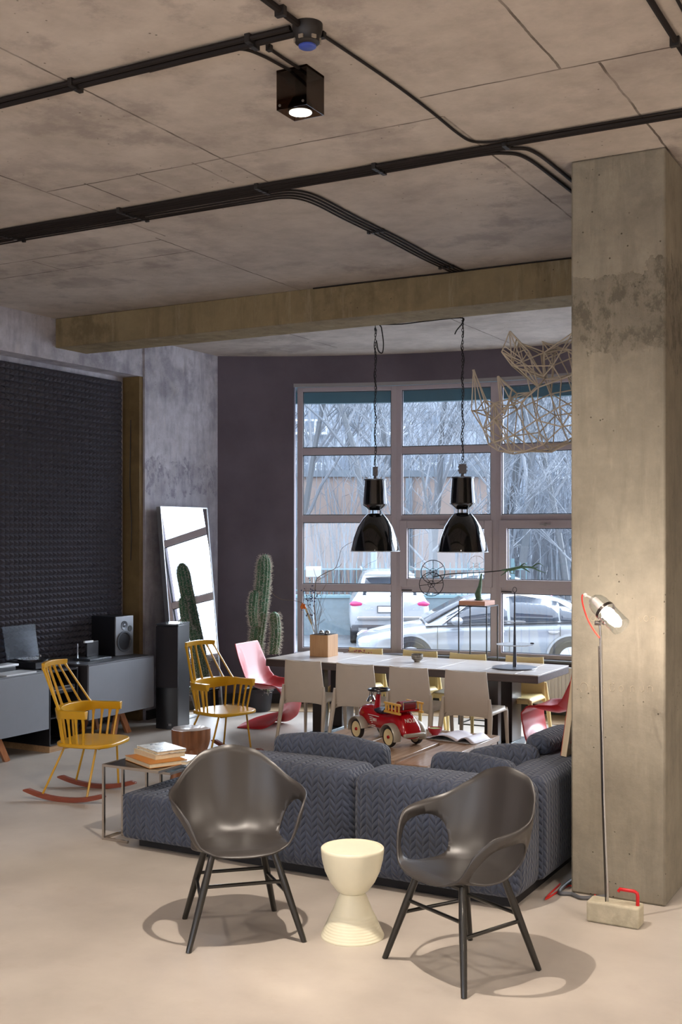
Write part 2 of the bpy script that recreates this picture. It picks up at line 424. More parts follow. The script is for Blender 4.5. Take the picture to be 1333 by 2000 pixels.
# ------------------------------------------------------------------ acoustic foam in the recess
m=MB(); pt=.058; v0=5.4; nv=int((9.60-v0)/pt); nz=int(3.64/pt); vs=[];fs=[]
for j in range(nz):
    for i in range(nv):
        y=v0+i*pt; z=.01+j*pt; n=len(m.v)
        m.v+= [Vector((-7.94,y,z)),Vector((-7.94,y+pt,z)),Vector((-7.94,y+pt,z+pt)),Vector((-7.94,y,z+pt)),Vector((-7.902,y+pt/2,z+pt/2))]
        m.f+= [[n,n+1,n+4],[n+1,n+2,n+4],[n+2,n+3,n+4],[n+3,n,n+4]]
m.box(-7.969,-7.94,v0,v0+nv*pt,.01,.01+nz*pt)
foam=m.build('acoustic_foam',M('charcoal_foam','4F4E56',.95,spec=.15),smooth=0,weld=False)
tag(foam,'charcoal pyramid acoustic foam covering the recessed left wall','acoustic foam')
pts=[(-7.85,9.635,3.2),(-7.85,9.63,2.9),(-7.86,9.635,2.5),(-7.83,9.625,2.1),(-7.85,9.635,1.7)]
tag(MB().tube(smooth_path([Vector(p)+Vector((0,-.01,0)) for p in pts]),.004,6).build('loose_wire',M('dark_cable','1D1B1C',.5)),'thin dark wire hanging down the edge of the foam wall','wire')

# ------------------------------------------------------------------ outside
GZ=-.62
k=NT('asphalt'); co=k.coord(); n=k.noise(co,.35,6,.6); n2=k.noise(co,8,4)
c=k.ramp(n,[(.4,srgb('484B4F')),(.6,srgb('6B6F73'))]); k.link(c,k.b.inputs['Base Color']); k.b.inputs['Roughness'].default_value=.6; k.bump(n2,.2,.01); masph=k.m
def WB(X0,X1,Y0,Y1):   # plan corners of a box laid out along the street
    return [tuple(W(x,y).to_2d()) for x,y in ((X0,Y0),(X1,Y0),(X1,Y1),(X0,Y1))]
tag(MB().prism(WB(-70,70,13.9,160),GZ-.2,GZ).build('street_ground',masph,smooth=0),kind='structure')
mteal=M('teal_canopy','2A474F',.6,var=.05)
m=arcslab(MB(),-40,40,R0+.26,R0+1.45,3.80,3.95,30); arcslab(m,-40,40,R0+1.35,R0+1.45,3.66,3.80,30)
tag(m.build('street_canopy',mteal),'teal canopy edge running along the top of the window outside','canopy')

# street things in front of the buildings
msn=M('hazed_bark','585C60',.9,var=.12,vs=30);  # bark greyed towards misty air; the haze sits in the colour
def branchy(seed,H,levels=4,spread=.5,r0=.11,lean=0):
    rd=random.Random(seed); tr_=MB(); tw=MB()
    def grow(p,d,L,r,lv):
        n=5; pts=[p]; q=p.copy(); dd=d.copy()
        for i in range(n):
            dd=(dd+Vector((rd.gauss(0,.09),rd.gauss(0,.09),rd.gauss(0,.05)+.03))).normalized(); q=q+dd*L/n; pts.append(q.copy())
        rs=[max(.006,r*(1-.62*i/n)) for i in range(n+1)]
        (tr_ if lv==0 else tw).tube(pts,rs,seg=5 if lv<2 else 3,caps=False)
        if lv>=levels: return
        nb=[9,5,4,3][min(lv,3)]
        for i in range(nb):
            t=.30+.68*(i+rd.random())/nb if lv==0 else .25+.75*rd.random()
            f=t*n; a=int(min(f,n-1)); pp=pts[a].lerp(pts[a+1],f-a)
            az=rd.random()*2*PI; s=Vector((math.cos(az),math.sin(az),0))
            nd=(dd*(1-spread)+s*spread*1.1+Vector((0,0,.25))).normalized()
            grow(pp,nd,L*(.42+.2*rd.random())*(1.15-.5*t),rs[a]*.55,lv+1)
        if lv>0: grow(q,dd,L*.5,rs[-1],lv+1)
    grow(Vector((0,0,0)),Vector((lean,0,1)).normalized(),H*.8,r0*H/9,0)
    return tr_,tw
protos=[]
for s_,(H,sp,col) in enumerate([(11,.5,'hazed_bark'),(9,.55,'hazed_bark'),(12,.42,'hazed_bark'),(6,.62,'hazed_bark')]):
    a,b=branchy(11+s_,H,4,sp)
    protos.append((a,b))
mtw=M('hazed_twigs','6C7177',.9,var=.08,vs=20)  # blue-grey of the twigs is haze painted into their colour
TREES=[(-6.5,31,0,1.0),(-4.2,36,1,1.1),(-1.6,39,2,1.0),(1.2,35,1,1.25),(3.4,41,2,1.1),(5.4,34,0,1.0),(7.6,38,1,1.2),(9.6,33,2,.95),(12,40,0,1.1),(-9,37,2,1.1),(4.3,31,3,1.0),(8.6,30.5,3,1.05),(11.8,32,3,1.1),(14.5,35,1,1.1),(17,38,2,1),(-13,40,0,1),(21,41,1,1.1),(26,44,2,1.1),(6.6,46,2,1.2),(-3,48,0,1.2),(.4,50,1,1.3),(10.5,47,1,1.3),
 (2.3,31.6,3,1.1),(6.6,31.2,3,.9),(10.2,36,2,1.1),(2.4,45,0,1.25),(-5.5,43,1,1.25),(-7.8,48,2,1.2),(13.4,44,0,1.2),(4.9,38,0,1.15)]
made={}
KIND={0:'tall bare haze-toned tree',1:'wide spreading bare tree',2:'tall slender bare tree',3:'low bushy bare tree'}
ORDN=['nearest','second nearest','third nearest','fourth nearest','fifth nearest','sixth nearest','seventh nearest','farthest']
TLAB=[None]*len(TREES); bays={}
for i,(x,y,kd,sc) in enumerate(TREES):
    px=666.5+F*x/y; b='left of the window frame' if px<583 else 'seen through the left window bay' if px<776 else 'seen through the middle window bay' if px<971 else 'seen through the right window bay' if px<1115 else 'hidden by the pier'
    bays.setdefault((b,kd),[]).append((y,i))
for (b,kd),L_ in bays.items():
    L_.sort()
    for n_,(y,i) in enumerate(L_): TLAB[i]=KIND[kd]+' '+b+(', the %s one'%ORDN[n_] if len(L_)>1 else '')
for i,(x,y,kd,sc) in enumerate(TREES):
    p=W(x,y,GZ-.02)
    lab=TLAB[i]
    if kd not in made:
        e=empty('bare_tree',p,random.random()*6,lab,'tree','bare trees beyond the car park'); e.scale=(sc,)*3
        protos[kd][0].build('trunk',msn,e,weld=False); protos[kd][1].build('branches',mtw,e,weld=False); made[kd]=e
    else:
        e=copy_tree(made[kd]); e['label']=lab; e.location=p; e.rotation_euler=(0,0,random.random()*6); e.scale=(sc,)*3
# hillside thicket behind (nobody could count it)
rd=random.Random(5); m=MB()
for i in range(2600):
    x=rd.uniform(-16,26); y=rd.uniform(42,58); h=rd.uniform(2.5,9); p=W(x,y,GZ); dx=rd.gauss(0,.12)*h; dy=rd.gauss(0,.1)*h
    m.tube([p,p+Vector((dx*.4,dy*.4,h*.5)),p+Vector((dx,dy,h))],[.035,.022,.008],3,caps=False)
    for q in range(3):
        t=rd.uniform(.3,.9); pp=p+Vector((dx*t,dy*t,h*t)); m.tube([pp,pp+Vector((rd.gauss(0,.6),rd.gauss(0,.6),rd.uniform(.3,1.3)))],[.014,.006],3,caps=False)
tag(m.build('thicket',M('thicket_twigs','737A82',.95,var=.15,vs=3),smooth=0,weld=False),'pale leafless thicket filling the slope behind the street trees','bushes',kind='stuff')  # misty air put into this blue-grey twig colour

# pale orange wall of a low building, and blocks of flats behind
mpeach=M('peach_render','9A8A82',.9,var=.08,vs=.6)
mfac=M('flats_facade','858D97',.9,var=.08,vs=.3); mwin=M('flats_window','606B78',.3); mbal=M('balcony_white','B5BCC3',.8)  # pale blue-grey of the flats is distance haze put into colour
e=empty('garage_block',W(-1.6,44,GZ),TH,'low pale peach rendered building behind the bare trees','building')
MB().box(-7.5,7.2,0,6,0,4.75).build('wall',mpeach,e); MB().box(-7.6,7.3,-.15,6.1,4.75,5.0).build('roof_edge',M('roof_grey','6F7880',.8),e)
for x in (-4.5,-.2,4.2): MB().box(x-.12,x+.12,-.16,-.001,0,4.7).build('downpipe',M('pipe_grey','7A8791',.6),e)
def flats(X,Y,wd,ht,lab,floors,bays,seed):
    rd=random.Random(seed)
    e=empty('apartment_block',W(X,Y,GZ),TH,lab,'building')
    MB().box(-wd/2,wd/2,0,10,0,ht).build('facade',mfac,e)
    fh=ht/floors; bw=wd/bays
    for f in range(floors):
        for b in range(bays):
            x=-wd/2+(b+.5)*bw; z=f*fh+fh*.35
            MB().box(x-bw*.28,x+bw*.28,-.08,-.005,z,z+fh*.45).build('window',mwin,e,smooth=0)
            if (b+f)%3==0 or b==bays//2:
                q=MB().box(x-bw*.42,x+bw*.42,-1.0,-.09,z-.35,z-.2).box(x-bw*.42,x+bw*.42,-1.0,-.93,z+.5,z+.62)
                for s_ in range(7): xx=x-bw*.4+s_*bw*.8/6; q.box(xx-.06,xx+.06,-1,-.94,z-.2,z+.5)
                q.build('balcony',mbal,e,smooth=0,weld=False)
    MB().box(-wd/2-.3,wd/2+.3,-.3,10.3,ht,ht+.5).build('roof_edge',mbal,e)
flats(-2,74,24,22,'pale block of flats with white balconies behind the trees on the left',8,9,1)
flats(25,88,26,24,'pale block of flats with balconies far behind the trees on the right',8,9,2)

# railing on a low wall, planting bed and kerb on the left
mrail=M('rail_green','4F6A70',.6); mlow=M('low_wall_teal','6C7A80',.85,var=.1)
e=empty('street_railing',W(-3.2,29.4,GZ),TH,'green metal railing on a low wall behind the white estate car','railing')
MB().box(-7,8,-.12,.12,0,.95).build('base_wall',mlow,e); MB().box(-7,8,-.16,.16,.95,1.02).build('coping',M('coping_teal','6A868D',.8),e)
q=MB().box(-7,8,-.02,.02,1.12,1.16).box(-7,8,-.02,.02,1.66,1.70)
q.build('rail',mrail,e,weld=False)
q=MB()
for i in range(100): x=-6.9+i*.15; q.box(x-.012,x+.012,-.012,.012,1.02,1.85)
q.build('pickets',mrail,e,smooth=0,weld=False)
for i in range(6):
    x=-6.9+i*2.9; MB().box(x-.04,x+.04,-.04,.04,1.02,1.95).build('post',mrail,e,smooth=0)
tag(MB().prism([tuple(W(*p).to_2d()) for p in ((-9,22.5),(-1.25,27.6),(-1.25,28.0),(-9,23.0))],GZ,GZ+.16).build('kerb',M('kerb_white','85898C',.8)),'pale kerb along the planting bed outside the left window bay','kerb')
rd=random.Random(9); m=MB()
for i in range(700):
    t=rd.random(); x=-9+7.6*t; y=23.4+5.0*t+rd.uniform(.1,1.6)+ (1-t)*rd.uniform(0,3); p=W(x,y,GZ); h=rd.uniform(.4,1.1)
    m.tube([p,p+Vector((rd.gauss(0,.15),rd.gauss(0,.15),h))],[.012,.004],3,caps=False)
    for q in range(3):
        pp=p+Vector((0,0,h*rd.uniform(.2,.9))); m.tube([pp,pp+Vector((rd.gauss(0,.2),rd.gauss(0,.2),rd.uniform(.05,.4)))],[.006,.003],3,caps=False)
tag(m.build('bed_shrubs',M('shrub_twigs','7D858A',.9,var=.2,vs=5),smooth=0,weld=False),'haze-grey leafless shrubs in the bed beside the kerb','bushes',kind='stuff')  # twig tone greyed for misty air, as colour
o=MB().box(-.55,.55,-.02,.02,1.6,1.84).box(-.03,.03,.021,.06,0,1.6).build('street_sign',M('sign_white','9A9EA1',.5),loc=W(-.63,26.4,GZ))
o.rotation_euler=(0,0,TH); o.scale=(.32,.6,1); tag(o,'small white board on a post at the left edge of the car park','sign')
# lamp post
e=empty('street_post',W(.95,33,GZ),0,'grey post standing behind the railing beyond the left window bay','post')
MB().lathe([(.13,0),(.13,.4),(.09,.45),(.075,7),(.0,7)],12).build('shaft',M('post_grey','6C7A84',.6),e)
MB().lathe([(.2,0),(.2,.05),(0,.05)],12).build('foot_plate',M('post_grey','6C7A84'),e)

# ------------------------------------------------------------------ cars
mtyre=M('tyre','1C1D20',.8); mrim=M('alloy_rim','B9BCC0',.35,.6); mcg=glass('car_glass',(.16,.2,.25,1),1.0)
mcgd=M('car_glass_dark','2A323C',.08,spec=.8)
mtail=M('tail_lamp','A3245C',.2); mplate=M('number_plate','D8DDE2',.5); mdk=M('car_trim_dark','2A2C32',.6)
def wheel(parent,x,y,r=.33,wd=.21):
    Mx=tr(x,y,r)@rot('X',PI/2)
    q=MB().lathe([(r*.66,-wd/2),(r*.93,-wd/2),(r,-wd*.36),(r,wd*.36),(r*.93,wd/2),(r*.66,wd/2)],28,Mx,closed=True).build('wheel',mtyre,parent)
    k_=MB().lathe([(r*.66,-wd*.45),(r*.62,-wd*.3),(r*.6,wd*.3),(r*.66,wd*.45)],28,Mx)
    for s_ in (-1,1):
        for i in range(7):
            a=2*PI*i/7
            k_.bar(Mx@Vector((.04*math.cos(a),.04*math.sin(a),s_*wd*.38)),Mx@Vector((r*.62*math.cos(a),r*.62*math.sin(a),s_*wd*.40)),.05,.02)
        k_.lathe([(0,-.012),(.055,-.01),(.055,.01),(0,.012)],16,Mx@tr(0,0,s_*wd*.4))
    k_.build('rim',mrim,q,weld=False)
def carbody(name,stations,mat,parent,seg=28,arches=()):
    """stations: (x, half width, z low, z belt, shoulder tuck) swept into a rounded body shell"""
    def sec(st):
        x,hw,z0,z1,rn=st; pts=[]
        for k_ in range(seg):
            a=2*PI*k_/seg; c_,s_=math.cos(a),math.sin(a); e_=2/rn
            y=hw*math.copysign(abs(c_)**e_,c_); z=(z0+z1)/2+(z1-z0)/2*math.copysign(abs(s_)**e_,s_)
            pts.append((x,y,z))
        return pts
    m=MB(); n=len(stations); vs=[p for st in stations for p in sec(st)]; fs=[]
    for i in range(n-1):
        for k_ in range(seg): fs.append((i*seg+k_,i*seg+(k_+1)%seg,(i+1)*seg+(k_+1)%seg,(i+1)*seg+k_))
    fs.append(tuple(range(seg-1,-1,-1))); fs.append(tuple((n-1)*seg+k_ for k_ in range(seg)))
    m.add(vs,fs); o=m.build(name,mat,parent,smooth=50,sub=1)
    return o
def sedan(loc,rz,label,mat,group=None,k_=1.0):
    e=empty('saloon_car',loc,rz,label,'car',group); e.scale=(k_,)*3
    # x: nose at -2.35, tail at +2.35
    carbody('body',[(-2.36,.55,.42,.58,3),(-2.33,.72,.30,.66,4),(-2.15,.84,.24,.74,4.5),(-1.6,.89,.22,.86,5),(-1.0,.90,.22,.94,5.5),(-.4,.905,.22,.97,5.5),(.6,.91,.22,.99,5.5),(1.3,.90,.22,1.02,5.5),(1.9,.88,.25,1.03,5),(2.2,.84,.30,1.00,4.5),(2.34,.74,.38,.92,4),(2.37,.6,.45,.8,3)],mat,e)
    # cabin: lofted greenhouse, pillars and roof skin with glass inset
    def ring(x,hw,z): return [(x,-hw,z),(x,hw,z)]
    side=[(-1.15,.93,.80),(-.35,1.36,.66),(.0,1.45,.64),(.5,1.47,.63),(1.0,1.43,.63),(1.45,1.30,.66),(1.95,1.04,.78)]
    base=[(-1.15,.90,.82),(-.35,.93,.85),(0,.94,.86),(.5,.95,.86),(1.0,.96,.86),(1.45,.97,.85),(1.95,1.0,.80)]
    vs=[];fs=[]
    for (x,z,hw),(xb,zb,hb) in zip(side,base):
        vs+=[(xb,-hb,zb),(x,-(hb*.35+hw*.65),zb+(z-zb)*.65),(x,-hw+.02,z-.035),(x,-hw*.72,z),(x,0,z+.02),(x,hw*.72,z),(x,hw-.02,z-.035),(x,(hb*.35+hw*.65),zb+(z-zb)*.65),(xb,hb,zb)]
    for i in range(6):
        for j in range(8): fs.append((i*9+j,i*9+j+1,(i+1)*9+j+1,(i+1)*9+j))
    MB().add(vs,fs).build('roof_shell',mat,e,smooth=50)
    for s_ in (-1,1):
        # side glazing sits proud of the shell
        def gp(x,t):
            import bisect
            xs=[q[0] for q in side]; i=max(0,min(len(xs)-2,bisect.bisect(xs,x)-1)); f=(x-xs[i])/(xs[i+1]-xs[i])
            zt=side[i][1]+(side[i+1][1]-side[i][1])*f; hw=side[i][2]+(side[i+1][2]-side[i][2])*f; hb=base[i][2]+(base[i+1][2]-base[i][2])*f
            zb=base[i][1]+(base[i+1][1]-base[i][1])*f+.03; zt-=.07
            z=zb+(zt-zb)*t; ytop=hw-.02; y=hb*(1-t)+(hb*.35+hw*.65)*t if t<.65 else (hb*.35+hw*.65)
            y=hb+(ytop-hb)*t
            return (x,s_*(y+.028),z)
        for x0,x1,nm in ((-.78,.28,'side_window'),(.34,1.18,'side_window'),(1.22,1.52,'quarter_window')):
            n=8; m=MB(); vv=[];ff=[]
            for i in range(n+1):
                x=x0+(x1-x0)*i/n; vv+=[gp(x,0),gp(x,1)]
            for i in range(n): ff.append((2*i,2*i+2,2*i+3,2*i+1))
            m.add(vv,ff).build(nm,mcgd,e,solid=.012)
        m=MB().tube([gp(-.86,0),gp(-.35,1.02),gp(.5,1.08),gp(1.2,1.06),gp(1.62,.5),gp(1.6,0)],.014,6); m.build('window_trim',msteel,e)
        MB().ball((-.62,s_*1.0,1.0),(.11,.10,.075)).build('wing_mirror',mat,e)
        for x in (.12,1.08): MB().box(x-.1,x+.1,s_*.93-.012,s_*.93+.012,.80,.825).ball((x,s_*.915,.79),(.08,.012,.03)).build('door_handle',msteel,e)
        m=MB()
        m.box(-2.0,1.9,s_*.90-.012,s_*.90+.012,.36,.375); m.build('sill_moulding',msteel,e)
        for x in (-.95,.31,1.2): MB().box(x-.004,x+.004,s_*.912-.006,s_*.912+.006,.32,.9).build('door_seam',mdk,e)
        for x in (-1.42,1.38):
            Mx=tr(x,s_*.845,.33)@rot('X',PI/2)
            MB().lathe([(0,-.07),(.40,-.07),(.40,.07),(0,.07)],28,Mx).build('wheel_arch',mdk,e)
            MB().lathe([(.40,-.075),(.44,-.075),(.44,.082),(.40,.082)],28,Mx,closed=True).build('arch_lip',mat,e)
            wheel(e,x,s_*.86)
        MB().ball((-2.14,s_*.62,.62),(.2,.18,.09)).build('headlamp',mplate,e)
        MB().ball((2.22,s_*.64,.78),(.14,.2,.09)).build('tail_lamp',mtail,e)
    m=MB().add([(-1.12,-.76,.96),(-1.12,.76,.96),(-.42,.60,1.345),(-.42,-.60,1.345)],[(0,1,2,3)]); m.build('windscreen',mcgd,e,solid=.03)
    m=MB().add([(1.93,-.70,1.075),(1.93,.70,1.075),(1.48,.58,1.30),(1.48,-.58,1.30)],[(0,1,2,3)]); m.build('rear_window',mcgd,e,solid=.03)
    return e
msil=M('silver_car_paint','7E8388',.25,.35,coat=.6); mwcar=M('white_car_paint','94989C',.25,.1,coat=.6)
sedan(W(2.72,21.6,GZ),TH,'silver saloon parked side on, nearest car to the window',msil,k_=1.03)
sedan(W(3.7,33.5,GZ),TH+.05,'pale saloon parked in the second row behind the nearer silver saloon',mwcar)
sedan(W(9.4,33.0,GZ),TH+.05,'white saloon in the second row behind the rear of the silver saloon',mwcar)
# SUV from behind: x across, tail at y=-2.3
e=empty('estate_car',W(1.12,28.6,GZ),TH,'white tall estate car seen from behind with red tail lamps','car')
def suv_sec(y,hw,z0,zb,zt,ht):
    # lower body and cabin in one closed outline
    p=[(0,z0),(hw*.85,z0),(hw*.97,z0+.12),(hw,z0+.35),(hw*1.0,zb-.18),(hw*.96,zb),(ht+.03,zb+.12*(zt>zb+.05)),(ht,zt-.06 if zt>zb+.05 else zb+.02),(ht*.8,zt),(0,zt+.01)]
    q=[(x,y,z) for x,z in p]; return q+[(-x,y,z) for x,z in p[-2:0:-1]]
st=[(-2.32,.72,.42,.92,1.0,.66),(-2.28,.86,.32,1.03,1.12,.78),(-2.2,.92,.28,1.06,1.30,.74),(-2.0,.93,.26,1.06,1.62,.66),(-1.7,.93,.25,1.05,1.72,.63),(-.5,.93,.25,1.04,1.74,.64),(.5,.93,.25,1.03,1.66,.66),(1.1,.93,.25,1.0,1.10,.76),(1.9,.90,.27,.95,.97,.7),(2.25,.8,.34,.85,.87,.6)]
vs=[];fs=[]; n=18
for s_ in st: vs+=suv_sec(*s_)
for i in range(len(st)-1):
    for j in range(n): fs.append((i*n+j,i*n+(j+1)%n,(i+1)*n+(j+1)%n,(i+1)*n+j))
fs+= [tuple(range(n-1,-1,-1)),tuple((len(st)-1)*n+j for j in range(n))]
MB().add(vs,fs).build('body',mwcar,e,smooth=50,sub=1)
MB().add([(-.62,-2.225,1.17),(.62,-2.225,1.17),(.55,-2.03,1.56),(-.55,-2.03,1.56)],[(0,1,2,3)]).build('rear_window',mcgd,e,solid=.05)
MB().box(-.58,.58,-2.10,-1.95,1.62,1.67).build('roof_spoiler',mwcar,e,bevel=.02)
MB().tube([(-.0,-2.27,1.16),(.3,-2.25,1.17)],.008).build('rear_wiper',mdk,e)
for s_ in (-1,1):
    MB().ball((s_*.72,-2.22,.98),(.20,.10,.085)).build('tail_lamp',mtail,e)
    MB().box(s_*.62-.1,s_*.62+.1,-2.38,-2.30,.36,.44).ball((s_*.60,-2.36,.36),(.09,.06,.05)).build('exhaust_tip',msteel,e)
    MB().box(s_*.63-.02,s_*.63+.02,-1.6,.3,1.735,1.775).build('roof_rail',msteel,e)
    for yy in (-1.35,1.35):
        Mx=tr(s_*.80,yy,.36)@rot('Y',PI/2)
        MB().lathe([(.22,-.1),(.34,-.1),(.36,-.07),(.36,.07),(.34,.1),(.22,.1)],28,Mx,closed=True).build('wheel',mtyre,e)
        MB().lathe([(0,-.06),(.22,-.09),(.22,.09),(0,.06)],20,Mx).build('rim',mrim,e)
MB().box(-.88,.88,-2.37,-2.2,.34,.50).build('lower_bumper',mdk,e,bevel=.03)
MB().box(-.75,.75,-2.42,-2.25,.62,.70).build('bumper_step',msteel,e,bevel=.02)
q=MB().box(-.27,.27,-2.36,-2.31,.80,.92).build('number_plate',mplate,e)
MB().box(-.29,.29,-2.345,-2.30,.78,.94).build('plate_surround',mdk,e)
# ------------------------------------------------------------------ ceiling services
mcable=M('black_conduit','1E1816',.65,spec=.25); mclip=M('conduit_clip','1E1A19',.5)
def conduit(pts,r,label,clips=(),name='conduit',group=None,z=None,m=6):
    z=CH-r-.004 if z is None else z
    q=[Vector((p[0],p[1],p[2] if len(p)>2 else z)) for p in pts]
    o=MB().tube(smooth_path(q,m) if m else q,r,8).build(name,mcable); tag(o,label,'conduit',group)
    for c in clips:
        cc=Vector((c[0],c[1],CH-.0005)); k_=MB().box(-r*1.5,r*1.5,-.012,.012,-2*r-.012,0,tr(*cc)@rot('Z',c[2] if len(c)>2 else PI/2)); k_.build('clip',mclip,o)
    return o
G='conduits of the main ceiling run'
uu=[-9*0-7.6,-6.6,-5.6,-4.7,-3.8,-2.9,-2.2,-1.2,.2,2,4.8]
def run(v,u0=-7.7,u1=4.9,j=.006,sd=0):
    r_=random.Random(sd); n=int((u1-u0)/.45)+1
    return [(u0+(u1-u0)*i/(n-1),v+r_.uniform(-j,j)) for i in range(n)]
clipu=[-6.9,-5.83,-4.74,-3.70,-2.92,-2.15,-1.2,.2]
conduit(run(5.70,sd=1),.0105,'thick black conduit nearest the camera in the main ceiling run',[(u,5.70) for u in clipu],group=G)
conduit(run(5.735,sd=2),.0105,'thick black conduit second in the main ceiling run',[(u,5.735) for u in clipu],group=G)
conduit(run(5.665,-2.15,4.9,.004,3),.006,'thin black cable along the front of the main ceiling run right of the bend')
conduit(run(5.775,-7.7,-2.25,sd=4)+[(-2.13,5.80),(-2.06,5.90),(-2.04,6.3),(-2.03,7.4),(-2.03,8.34)],.010,'black conduit bending from the main run along the left side of the pier',[(u,5.775) for u in clipu[:5]],group=G)
conduit(run(5.815,-7.7,-2.35,sd=5)+[(-2.20,5.85),(-2.13,5.98),(-2.11,6.4),(-2.09,7.4),(-2.09,8.34)],.010,'black conduit beside the one bending along the pier, farther to the left',[(u,5.815) for u in clipu[:5]])
ORD=['first','second','third','fourth']
for i in range(4):
    v=5.855+i*.042; ux=-3.50-i*.035
    conduit(run(v,-7.7,ux-.25,sd=10+i)+[(ux-.10,v+.01),(ux-.02,v+.08),(ux+.01,v+.25),(ux+.005,6.6),(ux+.012,7.2),(ux,7.8),(ux+.01,8.22),(ux+.02,8.34)],.0065 if i<3 else .0055,
      ORD[i]+' from the pier of four thin cables turning off to the beam',[(u,v) for u in clipu[:3]]+[(ux,6.95,0),(ux,8.15,0)],group=None)
conduit([(-4.85,8.335),(-4.3,8.33),(-3.6,8.34),(-3.0,8.33),(-2.5,8.34),(-1.97,8.335)],.006,'thin wavy cable along the joint of ceiling and beam',m=4)
conduit(run(4.015,-7.7,-2.42,.004,20),.016,'thick black conduit crossing the front of the ceiling to the junction box',[(u,4.015) for u in (-6,-4.9,-3.58,-2.62)])
conduit(run(3.975,-7.7,-2.42,.004,21),.012,'thinner black conduit beside the thick one leading to the junction box',[(u,3.975) for u in (-6,-4.9,-3.58,-2.62)])
conduit([(-2.37,3.95),(-2.37,3.6),(-2.36,3.0),(-2.37,1),(-2.37,-2)],.014,'black conduit running towards the camera from the junction box',[(-2.37,3.82,0),(-2.37,2.6,0)])
conduit([(-2.345,4.05),(-2.33,4.3),(-2.31,4.7),(-2.305,5.1),(-2.31,5.45),(-2.29,5.60),(-2.20,5.655),(-2.12,5.66)],.007,'thin black cable from the junction box back to the main ceiling run',[(-2.34,4.10,0)])
conduit([(-2.42,4.05),(-2.56,4.05),(-2.60,4.09),(-2.605,4.2),(-2.60,4.34),(-2.58,4.45)],.007,'thin cable looping from the junction box to the downlight, right one',[(-2.60,4.1,0)])
conduit([(-3.2,4.055),(-2.82,4.05),(-2.71,4.06),(-2.67,4.16),(-2.65,4.32),(-2.62,4.45)],.007,'thin cable running to the downlight, left one')
conduit([(-1.08,-4.0),(-1.08,0),(-1.085,3.0),(-1.08,4.4),(-1.075,4.9),(-1.07,5.3),(-1.07,5.63)],.013,'black conduit at the top right corner of the ceiling',[(-1.08,4.85,0)])
conduit([(-.98,-4.0),(-.985,0),(-.98,3.0),(-.99,4.4),(-1.0,5.63)],.007,'thin cable beside the conduit at the top right corner of the ceiling')
e=empty('junction_box',(-2.36,4.01,CH),0,'round black ceiling junction box with a blue disc underneath','junction box')
MB().lathe([(.062,0),(.062,-.02),(.056,-.045),(.05,-.055),(.05,-.075),(.036,-.085),(0,-.085)],28).build('housing',mclip,e)
q=MB()
for i in range(6): a=i*PI/3; q.box(-.01,.01,.046,.056,-.072,-.058,rot('Z',a))
q.build('vents',M('vent_grey','8B8072',.6),e,weld=False)
MB().lathe([(0,-.0855),(.036,-.0855),(.036,-.092),(.03,-.096),(0,-.096)],24).build('blue_disc',M('blue_plastic','3A4FA8',.35),e,label='blue disc')

# ------------------------------------------------------------------ ceiling downlights
k=NT('smoked_acrylic'); k.n.remove(k.b); t=k.new('ShaderNodeBsdfTransparent'); t.inputs[0].default_value=(.42,.35,.31,1)
g=k.new('ShaderNodeBsdfGlossy'); g.inputs[0].default_value=(1,1,1,1); g.inputs['Roughness'].default_value=.03
mx=k.new('ShaderNodeMixShader'); k.link(schlick(k),mx.inputs[0]); k.link(t.outputs[0],mx.inputs[1]); k.link(g.outputs[0],mx.inputs[2]); k.link(mx.outputs[0],k.out.inputs['Surface']); msmoke=k.m
mled=M('downlight_face','FFF0DC',.5,emit=14,var=0); mlampbody=M('lamp_body_dark','3A3029',.4,.5)
first=True
def downlight(X,Y,watts,label):
    p=W(X,Y,CH); e=empty('downlight',(p.x,p.y,CH),0,label,'ceiling light')
    h=.078; H=.178
    m=MB(); t=.004
    m.box(-h,h,-h,-h+t,-H,-.001).box(-h,h,h-t,h,-H,-.001).box(-h,-h+t,-h+t,h-t,-H,-.001).box(h-t,h,-h+t,h-t,-H,-.001)
    m.build('acrylic_cube',msmoke,e,smooth=0,weld=False)
    MB().lathe([(.052,-.176),(.056,-.176),(.056,-.15),(.03,-.10),(.026,-.04),(.026,-.002),(0,-.002)],28).build('lamp_housing',mlampbody,e)
    MB().lathe([(0,-.1765),(.050,-.1765),(.050,-.1785),(0,-.1785)],28).build('lamp_face',mled,e)
    MB().box(-h,h,-h,h,-.012,-.0005).build('mounting_plate',mlampbody,e)
    for sx,sy in ((-1,-1),(1,-1),(-1,1),(1,1)): MB().lathe([(.006,0),(.006,.003),(0,.003)],10,tr(sx*.06,sy*(h+.0005),-.16)@rot('X',-sy*PI/2)).build('screw',msteel,e)
    if watts>0:
        L=bpy.data.lights.new('downlight_lamp','SPOT'); L.energy=watts; L.color=LAMP; L.spot_size=math.radians(150); L.spot_blend=.9; L.shadow_soft_size=.03
        o=bpy.data.objects.new('lamp',L); COL.objects.link(o); o.parent=e; o.location=(0,0,-.18)
DL=['smoked acrylic cube downlight glowing on the ceiling beside the junction box']
for i,(X,Y,wt) in enumerate(DOWN):
    downlight(X,Y,wt,DL[i])
for (x,y,z,wt) in FILL:  # unseen added lights that brighten the room by bounce
    L=bpy.data.lights.new('fill_lamp','SPOT'); L.energy=wt; L.color=LAMP; L.spot_size=math.radians(160); L.spot_blend=.9; L.shadow_soft_size=.08
    o=bpy.data.objects.new('fill_lamp',L); COL.objects.link(o); o.location=(x,y,z)

